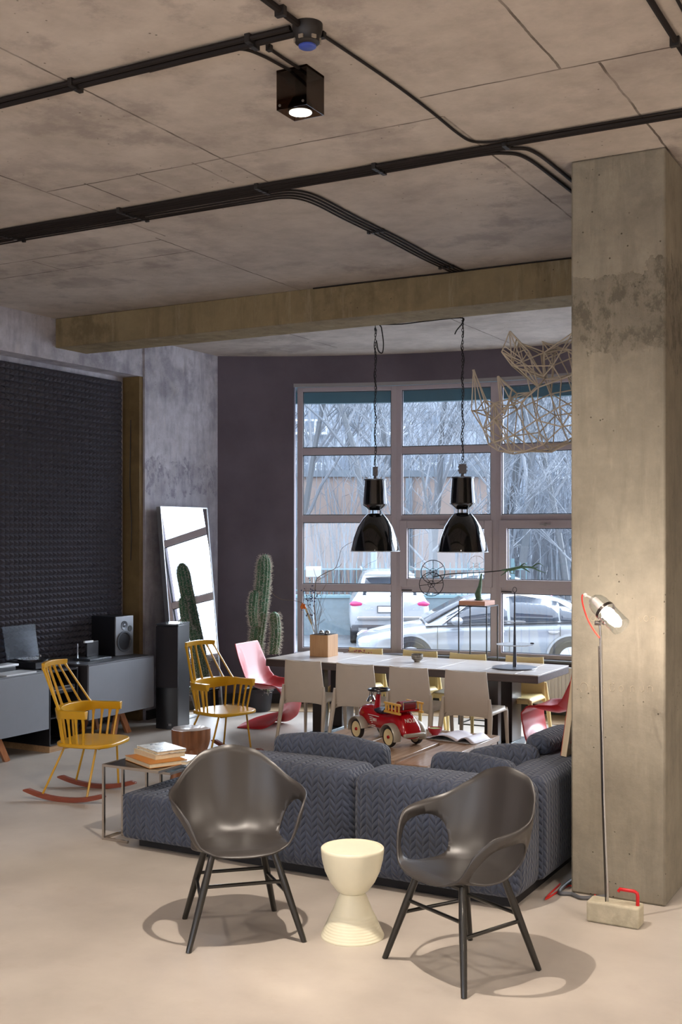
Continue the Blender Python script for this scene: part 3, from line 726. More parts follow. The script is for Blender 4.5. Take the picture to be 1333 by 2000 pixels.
# ------------------------------------------------------------------ pendant lamps over the table
menam=M('black_enamel','0B0B0D',.08,coat=1,spec=.6,var=0); mwin_=M('shade_white_inside','D8D6D0',.4); mgrey=M('junction_grey','7B7678',.5)
def chain(mb,a,b,link=.036,r=.003):
    a=Vector(a); b=Vector(b); n=int((a-b).length/(link*.8))
    for i in range(n):
        c=a.lerp(b,(i+.5)/n); pts=[]
        for k_ in range(10):
            t=2*PI*k_/10; x=math.cos(t)*link*.24; z=math.sin(t)*link*.5
            pts.append(c+(Vector((x,0,z)) if i%2 else Vector((0,x,z))))
        mb.tube(pts,r,4,closed=True)
def pendant(X,Y,label,rz):
    p=W(X,Y,1.815); e=empty('pendant_lamp',p,rz,label,'pendant lamp')
    q=MB().lathe([(.243,0),(.240,.02),(.215,.13),(.175,.24),(.125,.32),(.085,.365),(.07,.372),(.0,.372)],48,caps=False).build('shade',menam,e)
    MB().lathe([(.238,.002),(.235,.02),(.21,.13),(.17,.235),(.12,.313),(.0,.35)],40,caps=False).build('shade_lining',mwin_,q)
    MB().lathe([(.238,-.003),(.246,-.003),(.246,.004),(.238,.004)],48,closed=True).build('shade_rim',M('rim_white','D5D8DA',.3),q)
    q=MB()
    for i in range(3): a=i*2*PI/3+.3; q.tube([(.05*math.cos(a),.05*math.sin(a),.365),(.05*math.cos(a),.05*math.sin(a),.42)],.008,8)
    q.build('neck_rods',menam,e)
    MB().lathe([(0,.405),(.065,.405),(.088,.425),(.125,.455),(.128,.463),(.122,.466),(.105,.70),(.0,.70)],40).build('gear_housing',menam,e)
    MB().lathe([(0,.7005),(.112,.7005),(.112,.712),(.0,.716)],40).build('housing_lid',M('lid_grey','6B6E72',.3,.6),e)
    m=MB().box(-.035,.035,-.02,.02,.745,.835).lathe([(.02,.715),(.014,.745)],14)
    m.box(-.045,.045,-.012,.012,.765,.78).box(-.045,.045,-.012,.012,.80,.815); m.build('terminal_box',mgrey,e,bevel=.004,weld=False)
    c=MB(); c.tube([(.0,0,.835),(.028,0,.85),(0,0,.885),(-.028,0,.85),(0,0,.835)],.003,5); chain(c,(0,0,CH-1.815-.035),(0,0,.88))
    c.build('chain',mcable,e,smooth=0,weld=False)
    r_=random.Random(3); w_=[(.013*math.sin(i*1.1)+r_.uniform(-.006,.006),.013*math.cos(i*1.1),.85+(CH-1.815-.05-.85)*i/26) for i in range(27)]
    MB().tube(smooth_path(w_,3),.004,5).build('flex',mcable,e)
    MB().tube([(0,0,CH-1.815-.001),(0,0,CH-1.815-.03),(.014,0,CH-1.815-.045),(0,0,CH-1.815-.058),(-.012,0,CH-1.815-.045)],.004,6).build('ceiling_hook',mcable,e)
    return e
PL=W(.34,11.35); PR=W(1.157,10.90)
pendant(.34,11.35,'black enamel industrial pendant over the dining table, the left one by the cactus',TH+PI/2+.2)
pendant(1.157,10.90,'black enamel industrial pendant over the dining table, the right one near the wire head',TH)
a=W(.36,11.33,CH-.02); b=W(1.13,10.9,CH-.02)
pts=[W(.35,11.35,3.90),W(.37,11.35,3.80),W(.41,11.35,3.78),W(.42,11.35,3.88),W(.40,11.33,4.02),a+Vector((.05,-.02,.005)),a.lerp(b,.3)+Vector((0,0,-.005)),a.lerp(b,.6)+Vector((0,0,.0)),b,W(1.16,10.88,4.0),W(1.10,10.88,3.92),W(1.08,10.88,3.88)]
tag(MB().tube(smooth_path(pts,5),.006,6).build('pendant_cable',mcable),'black cable draped across the ceiling between the two pendants','cable')

# ------------------------------------------------------------------ dining table
mtop=wood('table_bleached_wood','C2B5AC','E4DBD4',0,.25,3); mdark=wood('table_dark_edge','3A2B26','54413B',0,.5,4)
mblk=M('table_leg_dark','2C211F',.3,var=.15,vs=14,coat=.3)
TX0,TX1,TY0,TY1=-6.14,-3.32,9.61,10.50
e=empty('dining_table',((TX0+TX1)/2,(TY0+TY1)/2,0),0,'long dark-edged wooden dining table with a pale plank top','table')
L=(TX1-TX0)/2; Wd=(TY1-TY0)/2
m=MB()
r_=random.Random(2); x=-L; 
while x<L-.01:
    wd=min(r_.uniform(.30,.42),L-x); 
    if L-x-wd<.12: wd=L-x
    m.box(x+.001,x+wd-.001,-Wd+r_.uniform(0,.012),Wd-r_.uniform(0,.01),.742,.75); x+=wd
m.build('tabletop',mtop,e,weld=False,bevel=.002)
MB().box(-L,L,-Wd+.006,Wd-.006,.675,.7415).build('apron',mdark,e,bevel=.004)
mbar=M('table_foot_steel','5E676E',.25,.8)
for x in (-5.58+4.73,-3.785+4.73):
    MB().box(x-.065,x+.065,9.69-10.055,9.77-10.055,.06,.674).build('leg',mblk,e,bevel=.003)
    MB().box(x-.065,x+.065,10.05-10.055,10.30-10.055,.06,.674).build('leg',mblk,e,bevel=.003)
    MB().box(x-.07,x+.07,9.64-10.055,10.40-10.055,0,.059).build('foot_bar',mbar,e,bevel=.003)

# ------------------------------------------------------------------ moulded dining chairs
def dining_chair(label,group,mat):
    e=empty('dining_chair',(0,0,0),0,label,'chair',group)
    def back(u,v):          # u across, v up
        a=(u-.5)*2; w_=.225-.035*v; x=a*w_
        z=.40+.40*v - .012*math.cos(a*PI/2)*v + (-.03*(abs(a)**4))*(1-v)
        y=-.205-.055*math.sin(v*PI*.5)*.6+.01*v+ .018*(a*a) - .02*v
        return (x,y,z)
    MB().grid(13,12,back).build('backrest',mat,e,smooth=60,solid=.014,bevel=.003)
    def seat(u,v):
        a=(u-.5)*2; y=-.205+.42*v; w_=.225-.0*v; x=a*(w_+.005*math.sin(v*PI))
        z=.452-.012*math.cos(a*PI/2)*math.sin(v*PI)-.012*max(0,v-.85)/.15 - .035*max(0,abs(a)-.88)/.12 
        if v<.08: z-=.03*(1-v/.08)
        return (x,y,z)
    MB().grid(15,14,seat).build('seat',mat,e,smooth=60,solid=.014)
    for sx in (-1,1):
        MB().tube([(sx*.205,.195,.432),(sx*.212,.205,.40),(sx*.225,.225,.0)],[.024,.021,.013],10).build('leg',mat,e)
        MB().tube([(sx*.215,-.225,.56),(sx*.222,-.228,.46),(sx*.225,-.235,.40),(sx*.235,-.275,.20),(sx*.245,-.315,.0)],[.012,.018,.023,.018,.014],10).build('leg',mat,e)
    m=MB().box(-.20,.20,.18,.20,.40,.44).box(-.21,-.19,-.2,.19,.405,.44).box(.19,.21,-.2,.19,.405,.44); m.build('seat_rib',mat,e,weld=False)
    return e
mchw=M('chair_warm_white','CDBFAE',.45,var=.02); mchy=M('chair_backlit_yellow','EFD898',.45,var=.02)  # far chairs' yellow is daylight through white plastic, put into the colour
near=['at the left end of the near side of the table','second from the left on the near side of the table','third from the left on the near side, behind the toy car','at the right end of the near side of the table']
far=['at the left end of the far side of the table','second from the left on the far side of the table','third from the left on the far side, before the plant stand','at the right end of the far side of the table']
n0=dining_chair('matte off-white moulded chair '+near[0],'off-white chairs on the near side of the table',mchw)
f0=dining_chair('backlit yellow moulded chair '+far[0],'backlit yellow chairs on the window side of the table',mchy)
for i,u in enumerate((-5.51,-4.95,-4.40,-3.86)):
    e=n0 if i==0 else copy_tree(n0); e.location=(u,9.50,0); e.rotation_euler=(0,0,[.03,.0,-.03,.02][i]); e['label']='matte off-white moulded chair '+near[i]
for i,u in enumerate((-5.52,-4.92,-4.38,-3.80)):
    e=f0 if i==0 else copy_tree(f0); e.location=(u,10.36+.02*(i%2),0); e.rotation_euler=(0,0,PI+[.04,-.02,.02,0][i]); e['label']='backlit yellow moulded chair '+far[i]

# ------------------------------------------------------------------ red cantilever chairs
mred=M('red_plastic','A60A10',.42,var=.03,coat=.08)
def red_chair(loc,rz,label):
    e=empty('cantilever_chair',loc,rz,label,'chair','red moulded chairs at the ends of the table')
    # side profile, facing +x : back top, back, seat, front lip, fall, base tail ; lip gives the raised sides
    prof=[(-.30,.86),(-.285,.80),(-.26,.70),(-.235,.60),(-.205,.50),(-.15,.425),(-.06,.395),(.05,.405),(.15,.425),(.215,.425),(.245,.385),(.240,.31),(.22,.24),(.18,.185),(.09,.15),(-.04,.115),(-.17,.075),(-.27,.03)]
    wid=[.235,.248,.258,.265,.27,.27,.27,.265,.255,.25,.245,.24,.24,.245,.25,.255,.26,.25]
    lip=[.0,.01,.025,.045,.06,.075,.085,.07,.035,.012,.0,.0,.0,.0,.0,.0,.0,.0]
    def fn(u,v):
        t=u*(len(prof)-1); i=min(int(t),len(prof)-2); f=t-i
        g=lambda A:A[i]*(1-f)+A[i+1]*f
        x=prof[i][0]*(1-f)+prof[i+1][0]*f; z=prof[i][1]*(1-f)+prof[i+1][1]*f
        dx=prof[i+1][0]-prof[i][0]; dz=prof[i+1][1]-prof[i][1]; l_=math.hypot(dx,dz)
        nx,nz=-dz/l_,dx/l_                         # toward the sitter
        if i>=9: nx,nz=-abs(nx),-abs(nz)*0
        a=(v-.5)*2; h=g(lip)*max(0,(abs(a)-.35)/.65)**1.7
        return (x+nx*h if i<9 else x-h*.9, a*g(wid), (z+nz*h) if i<9 else z*(1-a*a*min(1,max(0,(t-11.5)/3)))+.006*min(1,max(0,(t-11.5)/3)))
    MB().grid(52,17,fn).build('shell',mred,e,smooth=70,solid=.012,sub=1)
    return e
red_chair((-6.33,10.02,0),.05,'red moulded cantilever chair at the cactus end of the dining table')
red_chair((-3.27,10.0,0),PI-.1,'red moulded cantilever chair at the end of the table by the pier')

# ------------------------------------------------------------------ things on the dining table
mbox=wood('planter_plywood','B98A5C','CC9F70',2,.5,5)
e=empty('wooden_planter',(-5.75,10.10,.75),0,'square plywood planter with dry twigs near the left end of the table','planter')
h=.105; MB().box(-h,h,-h,h,0,.218).build('box',mbox,e,bevel=.002)
MB().box(-h+.012,h-.012,-h+.012,h-.012,.2181,.222).build('soil',M('soil_dark','3A2C22',.9,bump=.6),e)
mtwig=M('twig_brown','7A6656',.8); mblue=M('dry_blossom','4A4A66',.8)
def PP(px,py,Y=11.62): return PY(px,py,Y)-Vector((-5.75,10.10,.75))
m=MB()
m.tube(smooth_path([PP(618,1242),PP(617,1215),PP(614,1180),PP(616,1150),PP(620,1130),PP(640,1117),PP(655,1110),PP(662,1092),PP(668,1072),PP(685,1060),PP(705,1054),PP(722,1048)],4),[.006-.0048*i/44 for i in range(45)],5)
m.tube(smooth_path([PP(616,1240),PP(612,1215),PP(604,1190),PP(600,1170),PP(596,1150)],4),.0035,4)
m.tube(smooth_path([PP(620,1240),PP(624,1210),PP(628,1190),PP(622,1170)],4),.003,4)
m.tube(smooth_path([PP(615,1200),PP(600,1182),PP(575,1173),PP(552,1171),PP(535,1162),PP(528,1150)],4),.0022,4)
m.tube(smooth_path([PP(620,1130),PP(616,1122),PP(613,1110)],4),.002,4); m.tube(smooth_path([PP(655,1110),PP(664,1106),PP(668,1100)],4),.002,4)
m.tube(smooth_path([PP(618,1135),PP(636,1125),PP(642,1120)],4),.002,4); m.tube(smooth_path([PP(617,1165),PP(632,1150),PP(640,1135)],3),.0018,4)
r_=random.Random(4)
for i in range(26):
    a=Vector((PP(613,1225))); d=PP(r_.uniform(590,640),r_.uniform(1140,1225),11.62+r_.uniform(-.1,.1)); m.tube([a.lerp(d,.3),d],.0014,3)
m.build('twigs',mtwig,e,weld=False)
m=MB()
for i in range(55):
    d=PP(r_.gauss(606,8),r_.gauss(1170,16),11.62+r_.uniform(-.07,.07)); m.ball(d,.006+.003*r_.random(),6,4)
m.build('dry_blossoms',mblue,e,weld=False)
m=MB()
for i in range(12):
    d=PP(592+r_.uniform(-4,4),1184+r_.uniform(-4,4)); m.ball(d,.013,8,6)
m.build('orange_flower',M('orange_petals','E0762A',.6),e,weld=False,label='orange flower')
m=MB().tube(smooth_path([PP(614,1235),PP(606,1210),PP(600,1195),PP(594,1187)],4),.004,5)
for i in range(10): d=PP(598+i*1.2,1190+i*3); m.ball(d,(.012,.006,.016),7,5)
m.build('straw_flower_stem',M('straw_stem','C9B890',.8),e,weld=False)
MB().ball((.05,-.02,.235),.03,14,8).ball((-.04,.02,.232),.026,14,8).build('glass_baubles',M('bauble_silver','C9CDD0',.1,.9),e,weld=False)
# berry sprig
c=P(697,1276,.752); e=empty('berry_sprig',c,0,'dry sprig with small red berries lying on the table behind the planter','sprig')
m=MB().tube(smooth_path([(-.13,-.05,.004),(-.05,-.01,.012),(.03,.01,.02),(.12,.0,.004)],4),.0025,4)
for i in range(9): a=r_.uniform(-.1,.1); m.tube([(a,0,.01),(a+r_.uniform(-.05,.05),r_.uniform(-.06,.06),r_.uniform(.003,.035))],.0012,3)
m.build('stalk',mtwig,e,weld=False)
m=MB()
for i in range(14): MB().ball((r_.gauss(.01,.05),r_.gauss(0,.03),r_.uniform(.006,.035)),.007,7,5).build('berry',M('berry_red','8E2B2B',.4),e)
# bowl
k=NT('glazed_stoneware'); co=k.coord(); n=k.noise(co,30,4); sp=k.new('ShaderNodeSeparateXYZ'); k.link(co,sp.inputs[0])
st_=k.math('SINE',k.math('MULTIPLY',sp.outputs[2],330)); c_=k.ramp(k.math('ADD',k.math('MULTIPLY',st_,.3),n),[(.3,srgb('4A4038')),(.6,srgb('8C8274')),(.8,srgb('B0A89A'))]); k.link(c_,k.b.inputs['Base Color']); k.b.inputs['Roughness'].default_value=.35
o=MB().lathe([(0,0),(.03,0),(.03,.012),(.052,.03),(.057,.05),(.055,.078),(.052,.078),(.05,.05),(.03,.025),(0,.02)],28).build('tea_bowl',k.m,loc=P(815.5,1293,.7502)); tag(o,'small dark banded stoneware bowl in the middle of the dining table','bowl')
# tiered stand
c=P(1006,1305,.7502); mst=M('stand_dark_metal','4A4A50',.35,.6); mpl=M('stand_plate_pale','C6CCD2',.25,.3)
e=empty('tiered_stand',c,0,'three-tier metal cake stand on the right end of the dining table','cake stand')
MB().lathe([(0,0),(.205,0),(.208,.006),(.205,.012),(0,.012)],40).build('base_plate',M('slate_plate','6E7078',.3,.4),e)
MB().lathe([(0,.0125),(.018,.0125),(.013,.20),(.009,.40),(.006,.70),(0,.70)],14).build('stem',mst,e)
MB().lathe([(.009,.205),(.165,.215),(.168,.222),(.16,.222),(.009,.212)],40,closed=True).build('middle_plate',mpl,e)
MB().lathe([(.008,.42),(.098,.427),(.10,.433),(.095,.433),(.008,.427)],36,closed=True).build('top_plate',mpl,e)
ring=[(.018*math.cos(t*PI/8),0,.722+.024*math.sin(t*PI/8)) for t in range(16)]
MB().tube(ring,.003,6,closed=True,M=rot('Z',TH)).build('ring_handle',mst,e)
MB().ball((.155,.04,.232),(.022,.012,.008)).build('metal_leaf',mst,e)

# ------------------------------------------------------------------ plant stand with balancing wire sculpture
c=W(1.44,12.02,0); mwire=M('black_wire','1A1A1E',.4,.5)
e=empty('wire_plant_stand',c,0,'tall square black wire stand with a terracotta-coloured tray by the window','plant stand')
h=.155; m=MB()
for sx,sy in ((-1,-1),(1,-1),(1,1),(-1,1)): MB().bar((sx*h,sy*h,0),(sx*h,sy*h,1.235),.011,.011).build('leg',mwire,e)
for z in (.0055,1.235):
    q=[(-h,-h,z),(h,-h,z),(h,h,z),(-h,h,z)]
    for i in range(4): m.bar(q[i],q[(i+1)%4],.011,.011)
m.build('frame_rails',mwire,e,weld=False)
MB().box(-h+.0,h-.02,-h-.0,h-.03,1.242,1.288).build('tray',wood('tray_terracotta','B07A62','C08A70',0),e)
mgst=M('verdigris','4F6B50',.6,var=.3,vs=30)
c2=W(1.44,12.02,1.288); e2=empty('balancing_sculpture',c2,TH,'green metal plant sculpture balancing a long rod with two wire wheels and a clawed hand','sculpture')
def Q(px,py,d=0): 
    v=PY(px,py,12.02+d)-c2; v.rotate(Matrix.Rotation(-TH,3,'Z')); return v
MB().tube([Q(936,1172),Q(934,1160),Q(938,1145),Q(940,1130),Q(941,1120)],[.03,.034,.02,.012,.008],10).ball(tuple(Q(936,1171)),(.05,.05,.01)).build('stem',mgst,e2,weld=False)
MB().tube(smooth_path([Q(845,1127),Q(880,1121),Q(940,1118),Q(985,1114)],4),.006,6).build('rod',mwire,e2)
m=MB()
for (cx,cy,ph) in ((846.5,1117,0),(843,1141,.4)):
    R=23.5; pts=[Q(cx+R*math.cos(t*PI/12),cy+R*.98*math.sin(t*PI/12)) for t in range(24)]
    m.tube(pts,.004,5,closed=True)
    for j in range(3):
        a=ph+j*PI/3+PI/2; m.tube([Q(cx+R*math.cos(a),cy+R*math.sin(a)),Q(cx-R*math.cos(a),cy-R*math.sin(a))],.003,4)
    m.tube([Q(cx+R*.28*math.cos(t*PI/6),cy+R*.28*math.sin(t*PI/6)) for t in range(12)],.003,4,closed=True)
m.build('wire_wheels',mwire,e2,weld=False)
m=MB().tube([Q(980,1114),Q(1000,1112),Q(1020,1107),Q(1040,1108)],[.008,.018,.014,.010],7)
for a in ([(1040,1108),(1048,1102),(1055,1101),(1062,1106)],[(1040,1108),(1052,1114),(1067,1119)],[(1035,1108),(1045,1110),(1052,1107)],[(1015,1108),(1024,1101),(1030,1104)],[(1000,1112),(996,1118),(1008,1121)],[(1020,1108),(1030,1114),(1036,1118)],[(995,1112),(985,1120),(979,1124)],[(1005,1112),(1004,1120)],[(990,1113),(986,1119)]):
    m.tube(smooth_path([Q(*p) for p in a],3),[.009-.006*i/(3*(len(a)-1)) for i in range(3*(len(a)-1)+1)],5)
m.build('claw_hand',mgst,e2,weld=False)

# ------------------------------------------------------------------ cactus
k=NT('cactus_skin'); co=k.coord(); n=k.noise(co,7,4); sp=k.new('ShaderNodeSeparateXYZ'); k.link(co,sp.inputs[0])
c_=k.ramp(k.math('ADD',k.math('MULTIPLY',n,.6),k.math('MULTIPLY',sp.outputs[2],.18)),[(.25,srgb('5A5A2E')),(.55,srgb('3F6A4C'))]); k.link(c_,k.b.inputs['Base Color']); k.b.inputs['Roughness'].default_value=.6; mcac=k.m
mspine=M('cactus_spines','C9BDB0',.7)
pc=P(505,1388,0); e=empty('columnar_cactus',pc,0,'tall hairy columnar cactus with two arms in a black pot by the plum wall','cactus')
def column(mb,sp_,path,R,ribs=12,seed=1):
    r_=random.Random(seed); path=smooth_path(path,8); n=len(path); seg=ribs*4; vs=[];fs=[]
    for i,p in enumerate(path):
        t=i/(n-1); rr=R*(1 if t<.88 else math.sqrt(max(0.02,1-((t-.88)/.125)**2)))*(.86+.14*min(1,t*4))
        for k_ in range(seg):
            a=2*PI*k_/seg; q=rr*(1-.13*(.5-.5*math.cos(ribs*a))); vs.append(p+Vector((q*math.cos(a),q*math.sin(a),0)))
    for i in range(n-1):
        for k_ in range(seg): fs.append((i*seg+k_,i*seg+(k_+1)%seg,(i+1)*seg+(k_+1)%seg,(i+1)*seg+k_))
    fs.append(tuple((n-1)*seg+k_ for k_ in range(seg))); mb.add(vs,fs)
    L=sum((path[i+1]-path[i]).length for i in range(n-1)); ns=int(L/.016)
    for j in range(ns):
        t=j/ns; f=t*(n-1); i=int(f); p=path[i].lerp(path[min(i+1,n-1)],f-i)
        rr=R*(1 if t<.88 else math.sqrt(max(0.02,1-((t-.88)/.125)**2)))
        for k_ in range(ribs):
            a=2*PI*k_/ribs; o_=p+Vector((rr*math.cos(a),rr*math.sin(a),0))
            for s_ in range(3):
                d=Vector((math.cos(a),math.sin(a),0))+Vector((r_.gauss(0,.6),r_.gauss(0,.6),r_.gauss(0,.6)+.1)); d.normalize()
                sp_.tube([o_,o_+d*r_.uniform(.016,.042)],.0012,3,caps=False)
def CP(px,py,d=0): return PY(px,py,pc_Y+d)-pc
pc_Y=-pc.x*ST+pc.y*CT
a=MB(); b=MB(); column(a,b,[Vector((.0,0,.27)),CP(500,1270),CP(508,1200),CP(514,1140),CP(517,1083)],.080,13,1)
a.build('trunk',mcac,e,weld=False); b.build('spines',mspine,e,smooth=0,weld=False)
for i,(pts,R) in enumerate((([CP(497,1222,-.09),CP(494,1195,-.12),CP(498,1153,-.10)],.052),([CP(535,1277,-.08),CP(539,1235,-.08),CP(536,1195,-.06)],.057),([CP(520,1352,-.1),CP(519,1333,-.1)],.045))):
    a=MB(); b=MB(); column(a,b,pts,R,10,5+i); o=a.build('arm',mcac,e,weld=False); b.build('spines',mspine,o,smooth=0,weld=False)
mpot=M('pot_black','242226',.5)
MB().lathe([(0,0),(.135,0),(.16,.22),(.175,.225),(.175,.25),(.165,.25),(.155,.235),(.0,.235)],32).build('pot',mpot,e)
MB().lathe([(0,.236),(.154,.236),(0,.262)],24).build('soil',M('soil_dark','3A2C22'),e)

# ------------------------------------------------------------------ leaning mirror
e=empty('leaning_mirror',(-7.25,10.12,0),0,'tall silver-framed mirror leaning against the concrete pier on the left','mirror')
mlen=2.29; lean=math.atan2(.22,2.26); Mx=rot('Y',-lean)
w_=.43
def mbx(x0,x1,y0,y1,z0,z1): return MB().box(x0,x1,y0,y1,z0,z1,Mx)
m=MB()
for b_ in ((-.055,0,-w_,-w_+.012,0,mlen),(-.055,0,w_-.012,w_,0,mlen),(-.055,0,-w_+.012,w_-.012,0,.012),(-.055,0,-w_+.012,w_-.012,mlen-.012,mlen)): m.box(*b_,Mx)
m.build('frame',M('mirror_frame','A9ABAE',.3,.7),e,smooth=0,weld=False)
k=NT('mirror_silver'); k.b.inputs['Metallic'].default_value=1; k.b.inputs['Roughness'].default_value=.01; k.b.inputs['Base Color'].default_value=(.93,.95,.96,1)
mbx(-.030,-.006,-w_+.012,w_-.012,.012,mlen-.012).build('glass',k.m,e,smooth=0)
mbx(-.05,-.031,-w_+.012,w_-.012,.012,mlen-.012).build('backing_board',mdark,e,smooth=0)
e.location=(-7.36,10.22,0)

# ------------------------------------------------------------------ loudspeakers and sideboard
mspk=M('speaker_black','18181C',.35,var=0); mspkf=M('speaker_cloth','232026',.8)
c=W(-1.74,11.82,0); e=empty('floor_speaker',c,TH-.27,'tall black floor-standing loudspeaker between the sideboard and the mirror','loudspeaker')
# local: -y is the front
def rb(hx,y0,y1,bulge,n=10):
    return [(-hx,y1),(-hx,y0+bulge)]+[(-hx+2*hx*i/n,y0+bulge*(1-math.sin(PI*i/n))) for i in range(n+1)]+[(hx,y0+bulge),(hx,y1)]
MB().prism([(-.12,.17),(-.12,-.12),(.12,-.12),(.12,.17)],0,1.055).build('cabinet',mspk,e,bevel=.006)
MB().prism([(-.12,-.121)]+[(-.12+.24*i/10,-.135-.03*math.sin(PI*i/10)) for i in range(11)]+[(.12,-.121)],.42,1.04).build('grille',mspkf,e,smooth=30)
MB().prism([(-.12,-.121)]+[(-.12+.24*i/10,-.135-.03*math.sin(PI*i/10)) for i in range(11)]+[(.12,-.121)],.0,.419).build('lower_front',mspk,e,smooth=30)
MB().prism([(-.122,.172),(-.122,-.13)]+[(-.122+.244*i/10,-.14-.03*math.sin(PI*i/10)) for i in range(11)]+[(.122,-.13),(.122,.172)],1.056,1.07).build('top_cap',M('speaker_cap','3A3A40',.25),e,smooth=30)
MB().box(.03,.06,-.165,-.16,.035,.055).build('badge',msteel,e)

mgreyd=M('cabinet_grey','6E7178',.45,var=.03); mgtop=M('cabinet_top','5A5C62',.35); mwleg=wood('leg_beech','9A6240','B87C52',2)
def cabinet(name,y0,y1,label):
    e=empty(name,(-7.58,(y0+y1)/2,0),0,label,'sideboard'); h=(y1-y0)/2
    MB().box(-.32,.30,-h,h,.24,.745).build('body',M('cabinet_side_dark','2E2B2E',.5),e,bevel=.002)
    MB().box(-.33,.318,-h-.002,h+.002,.7455,.758).build('top',mgtop,e,bevel=.002)
    MB().box(.301,.320,-h,h,.235,.744).build('door',mgreyd,e,bevel=.002)
    return e,h
def aleg(e,y):
    for s_ in (-1,1):
        MB().bar((.16,y+s_*.015,.239),(.19,y+s_*.115,0),.045,.05).build('leg',mwleg,e)
        MB().bar((-.2,y+s_*.015,.239),(-.22,y+s_*.115,0),.045,.05).build('leg',mwleg,e)
e,h=cabinet('sideboard',8.29,9.27,'grey flat-front sideboard with wooden legs under the studio speaker'); aleg(e,h-.36)
e,h=cabinet('sideboard',5.9,7.76,'grey flat-front sideboard at the left edge behind the rocking chair'); aleg(e,h-.50); aleg(e,-h+.4)
e=empty('media_shelf',(-7.60,8.02,0),0,'open black shelf unit between the two grey sideboards','shelf unit')
mb_=M('shelf_black','1B1A1D',.3)
m=MB().box(-.32,.28,-.19,-.175,.06,.74).box(-.32,.28,.175,.19,.06,.74).box(-.32,-.30,-.175,.175,.06,.74).box(-.30,.28,-.175,.175,.06,.075).box(-.30,.28,-.175,.175,.725,.74)
m.build('carcass',mb_,e,weld=False)
for z in (.30,.52): MB().box(-.30,.26,-.174,.174,z,z+.012).build('shelf',mb_,e)
MB().box(-.3,.27,-.18,.18,0,.059).build('plinth',wood('plinth_wood','8A6A4A','A88560',1),e)
e2=empty('disc_player',(-7.55,8.02,.533),0,'black disc player on the shelf between the sideboards','player')
MB().box(-.2,.22,-.16,.16,0,.055).build('case',mb_,e2,bevel=.003); MB().box(.2205,.224,-.15,.15,.02,.026).build('trim_line',msteel,e2)
# studio speaker
ZT=.7585
e=empty('studio_speaker',(-7.68,9.13,ZT),-.05,'black studio monitor speaker with a grey front on the sideboard','loudspeaker')
MB().box(-.17,.15,-.13,.13,0,.395).build('cabinet',mspk,e,bevel=.004)
MB().box(.151,.163,-.13,.13,0,.395).build('front_baffle',M('baffle_grey','84878D',.4,.2),e,bevel=.004)
Mf=tr(.1635,-.01,.14)@rot('Y',PI/2)
MB().lathe([(.100,0),(.102,.008),(.088,.008),(.082,-.002),(.035,-.022),(.03,-.02),(.028,-.006),(.0,.004)],36,Mf@tr(0,0,.002)).build('woofer',M('cone_dark','2E2D31',.4),e)
MB().lathe([(.088,.0085),(.104,.0095),(.104,.001),(.088,.001)],36,Mf@tr(0,0,.002),closed=True).build('woofer_ring',M('cone_ring','6C6F75',.3,.5),e)
MB().lathe([(.048,0),(.046,.004),(.02,.0),(.018,.003),(0,.007)],28,tr(.1635,-.005,.30)@rot('Y',PI/2)).build('tweeter',M('tweeter_grey','5A5D63',.3,.3),e)
MB().lathe([(.03,.0),(.03,.003),(.0,.002)],24,tr(.1635,.078,.265)@rot('Y',PI/2)).build('bass_port',mrub,e)
# screen on a foot
e=empty('desk_display',(-7.55,8.66,ZT),.0,'black display on a flat foot on the sideboard beside the studio speaker','display')
MB().box(-.10,.12,-.16,.16,0,.022).build('foot',M('foot_dark','3A3F46',.3),e,bevel=.004)
MB().box(-.06,-.04,-.02,.15,.023,.17).build('panel',mspk,e,bevel=.003)
MB().box(-.045,-.035,-.162,-.15,.023,.165).build('side_strip',M('strip_chrome','C2C8CE',.15,.9),e)
MB().box(-.039,-.02,-.07,.05,.163,.182).build('light_bar',M('bar_white','D9DDE0',.3),e)
# record player with smoked lid, console, papers
e=empty('record_player',(-7.62,7.98,ZT),0,'record player with its smoked clear lid raised over the end of the left sideboard','record player')
MB().box(-.17,.19,-.21,.21,.0,.06).build('plinth',mspk,e,bevel=.004)
MB().lathe([(0,.0605),(.145,.0605),(.145,.075),(0,.075)],40,tr(.0,-.04,0)).build('platter',M('platter','2A2A2E',.2,.5),e)
MB().tube([(-.10,.16,.062),(-.10,.16,.09),(.06,.1,.085)],.005,6).build('tonearm',msteel,e)
msm=glass('smoked_lid',(.42,.46,.52,1),.05,.12)
MB().box(-.004,.004,-.21,.21,0,.31,tr(-.17,0,.065)@rot('Y',-.18)).build('dust_cover',msm,e)
MB().box(.1905,.193,.02,.05,.02,.045).build('price_tag',M('tag_white','D8DADC',.6),e)
e=empty('games_console',(-7.50,7.42,ZT),0,'white slim box with a black base on the left sideboard','box')
MB().box(-.11,.015,-.16,.16,.0,.045).build('base',mspk,e,bevel=.003); MB().box(-.12,.015,-.12,.20,.046,.068).build('lid',M('lid_white','CDD1D6',.2),e,bevel=.006)
tag(MB().box(-.10,.10,-.18,.18,0,.012).build('magazine',M('magazine_white','C8CCD0',.4),loc=(-7.375,7.44,ZT)),'thin white magazine at the front edge of the left sideboard','magazine')

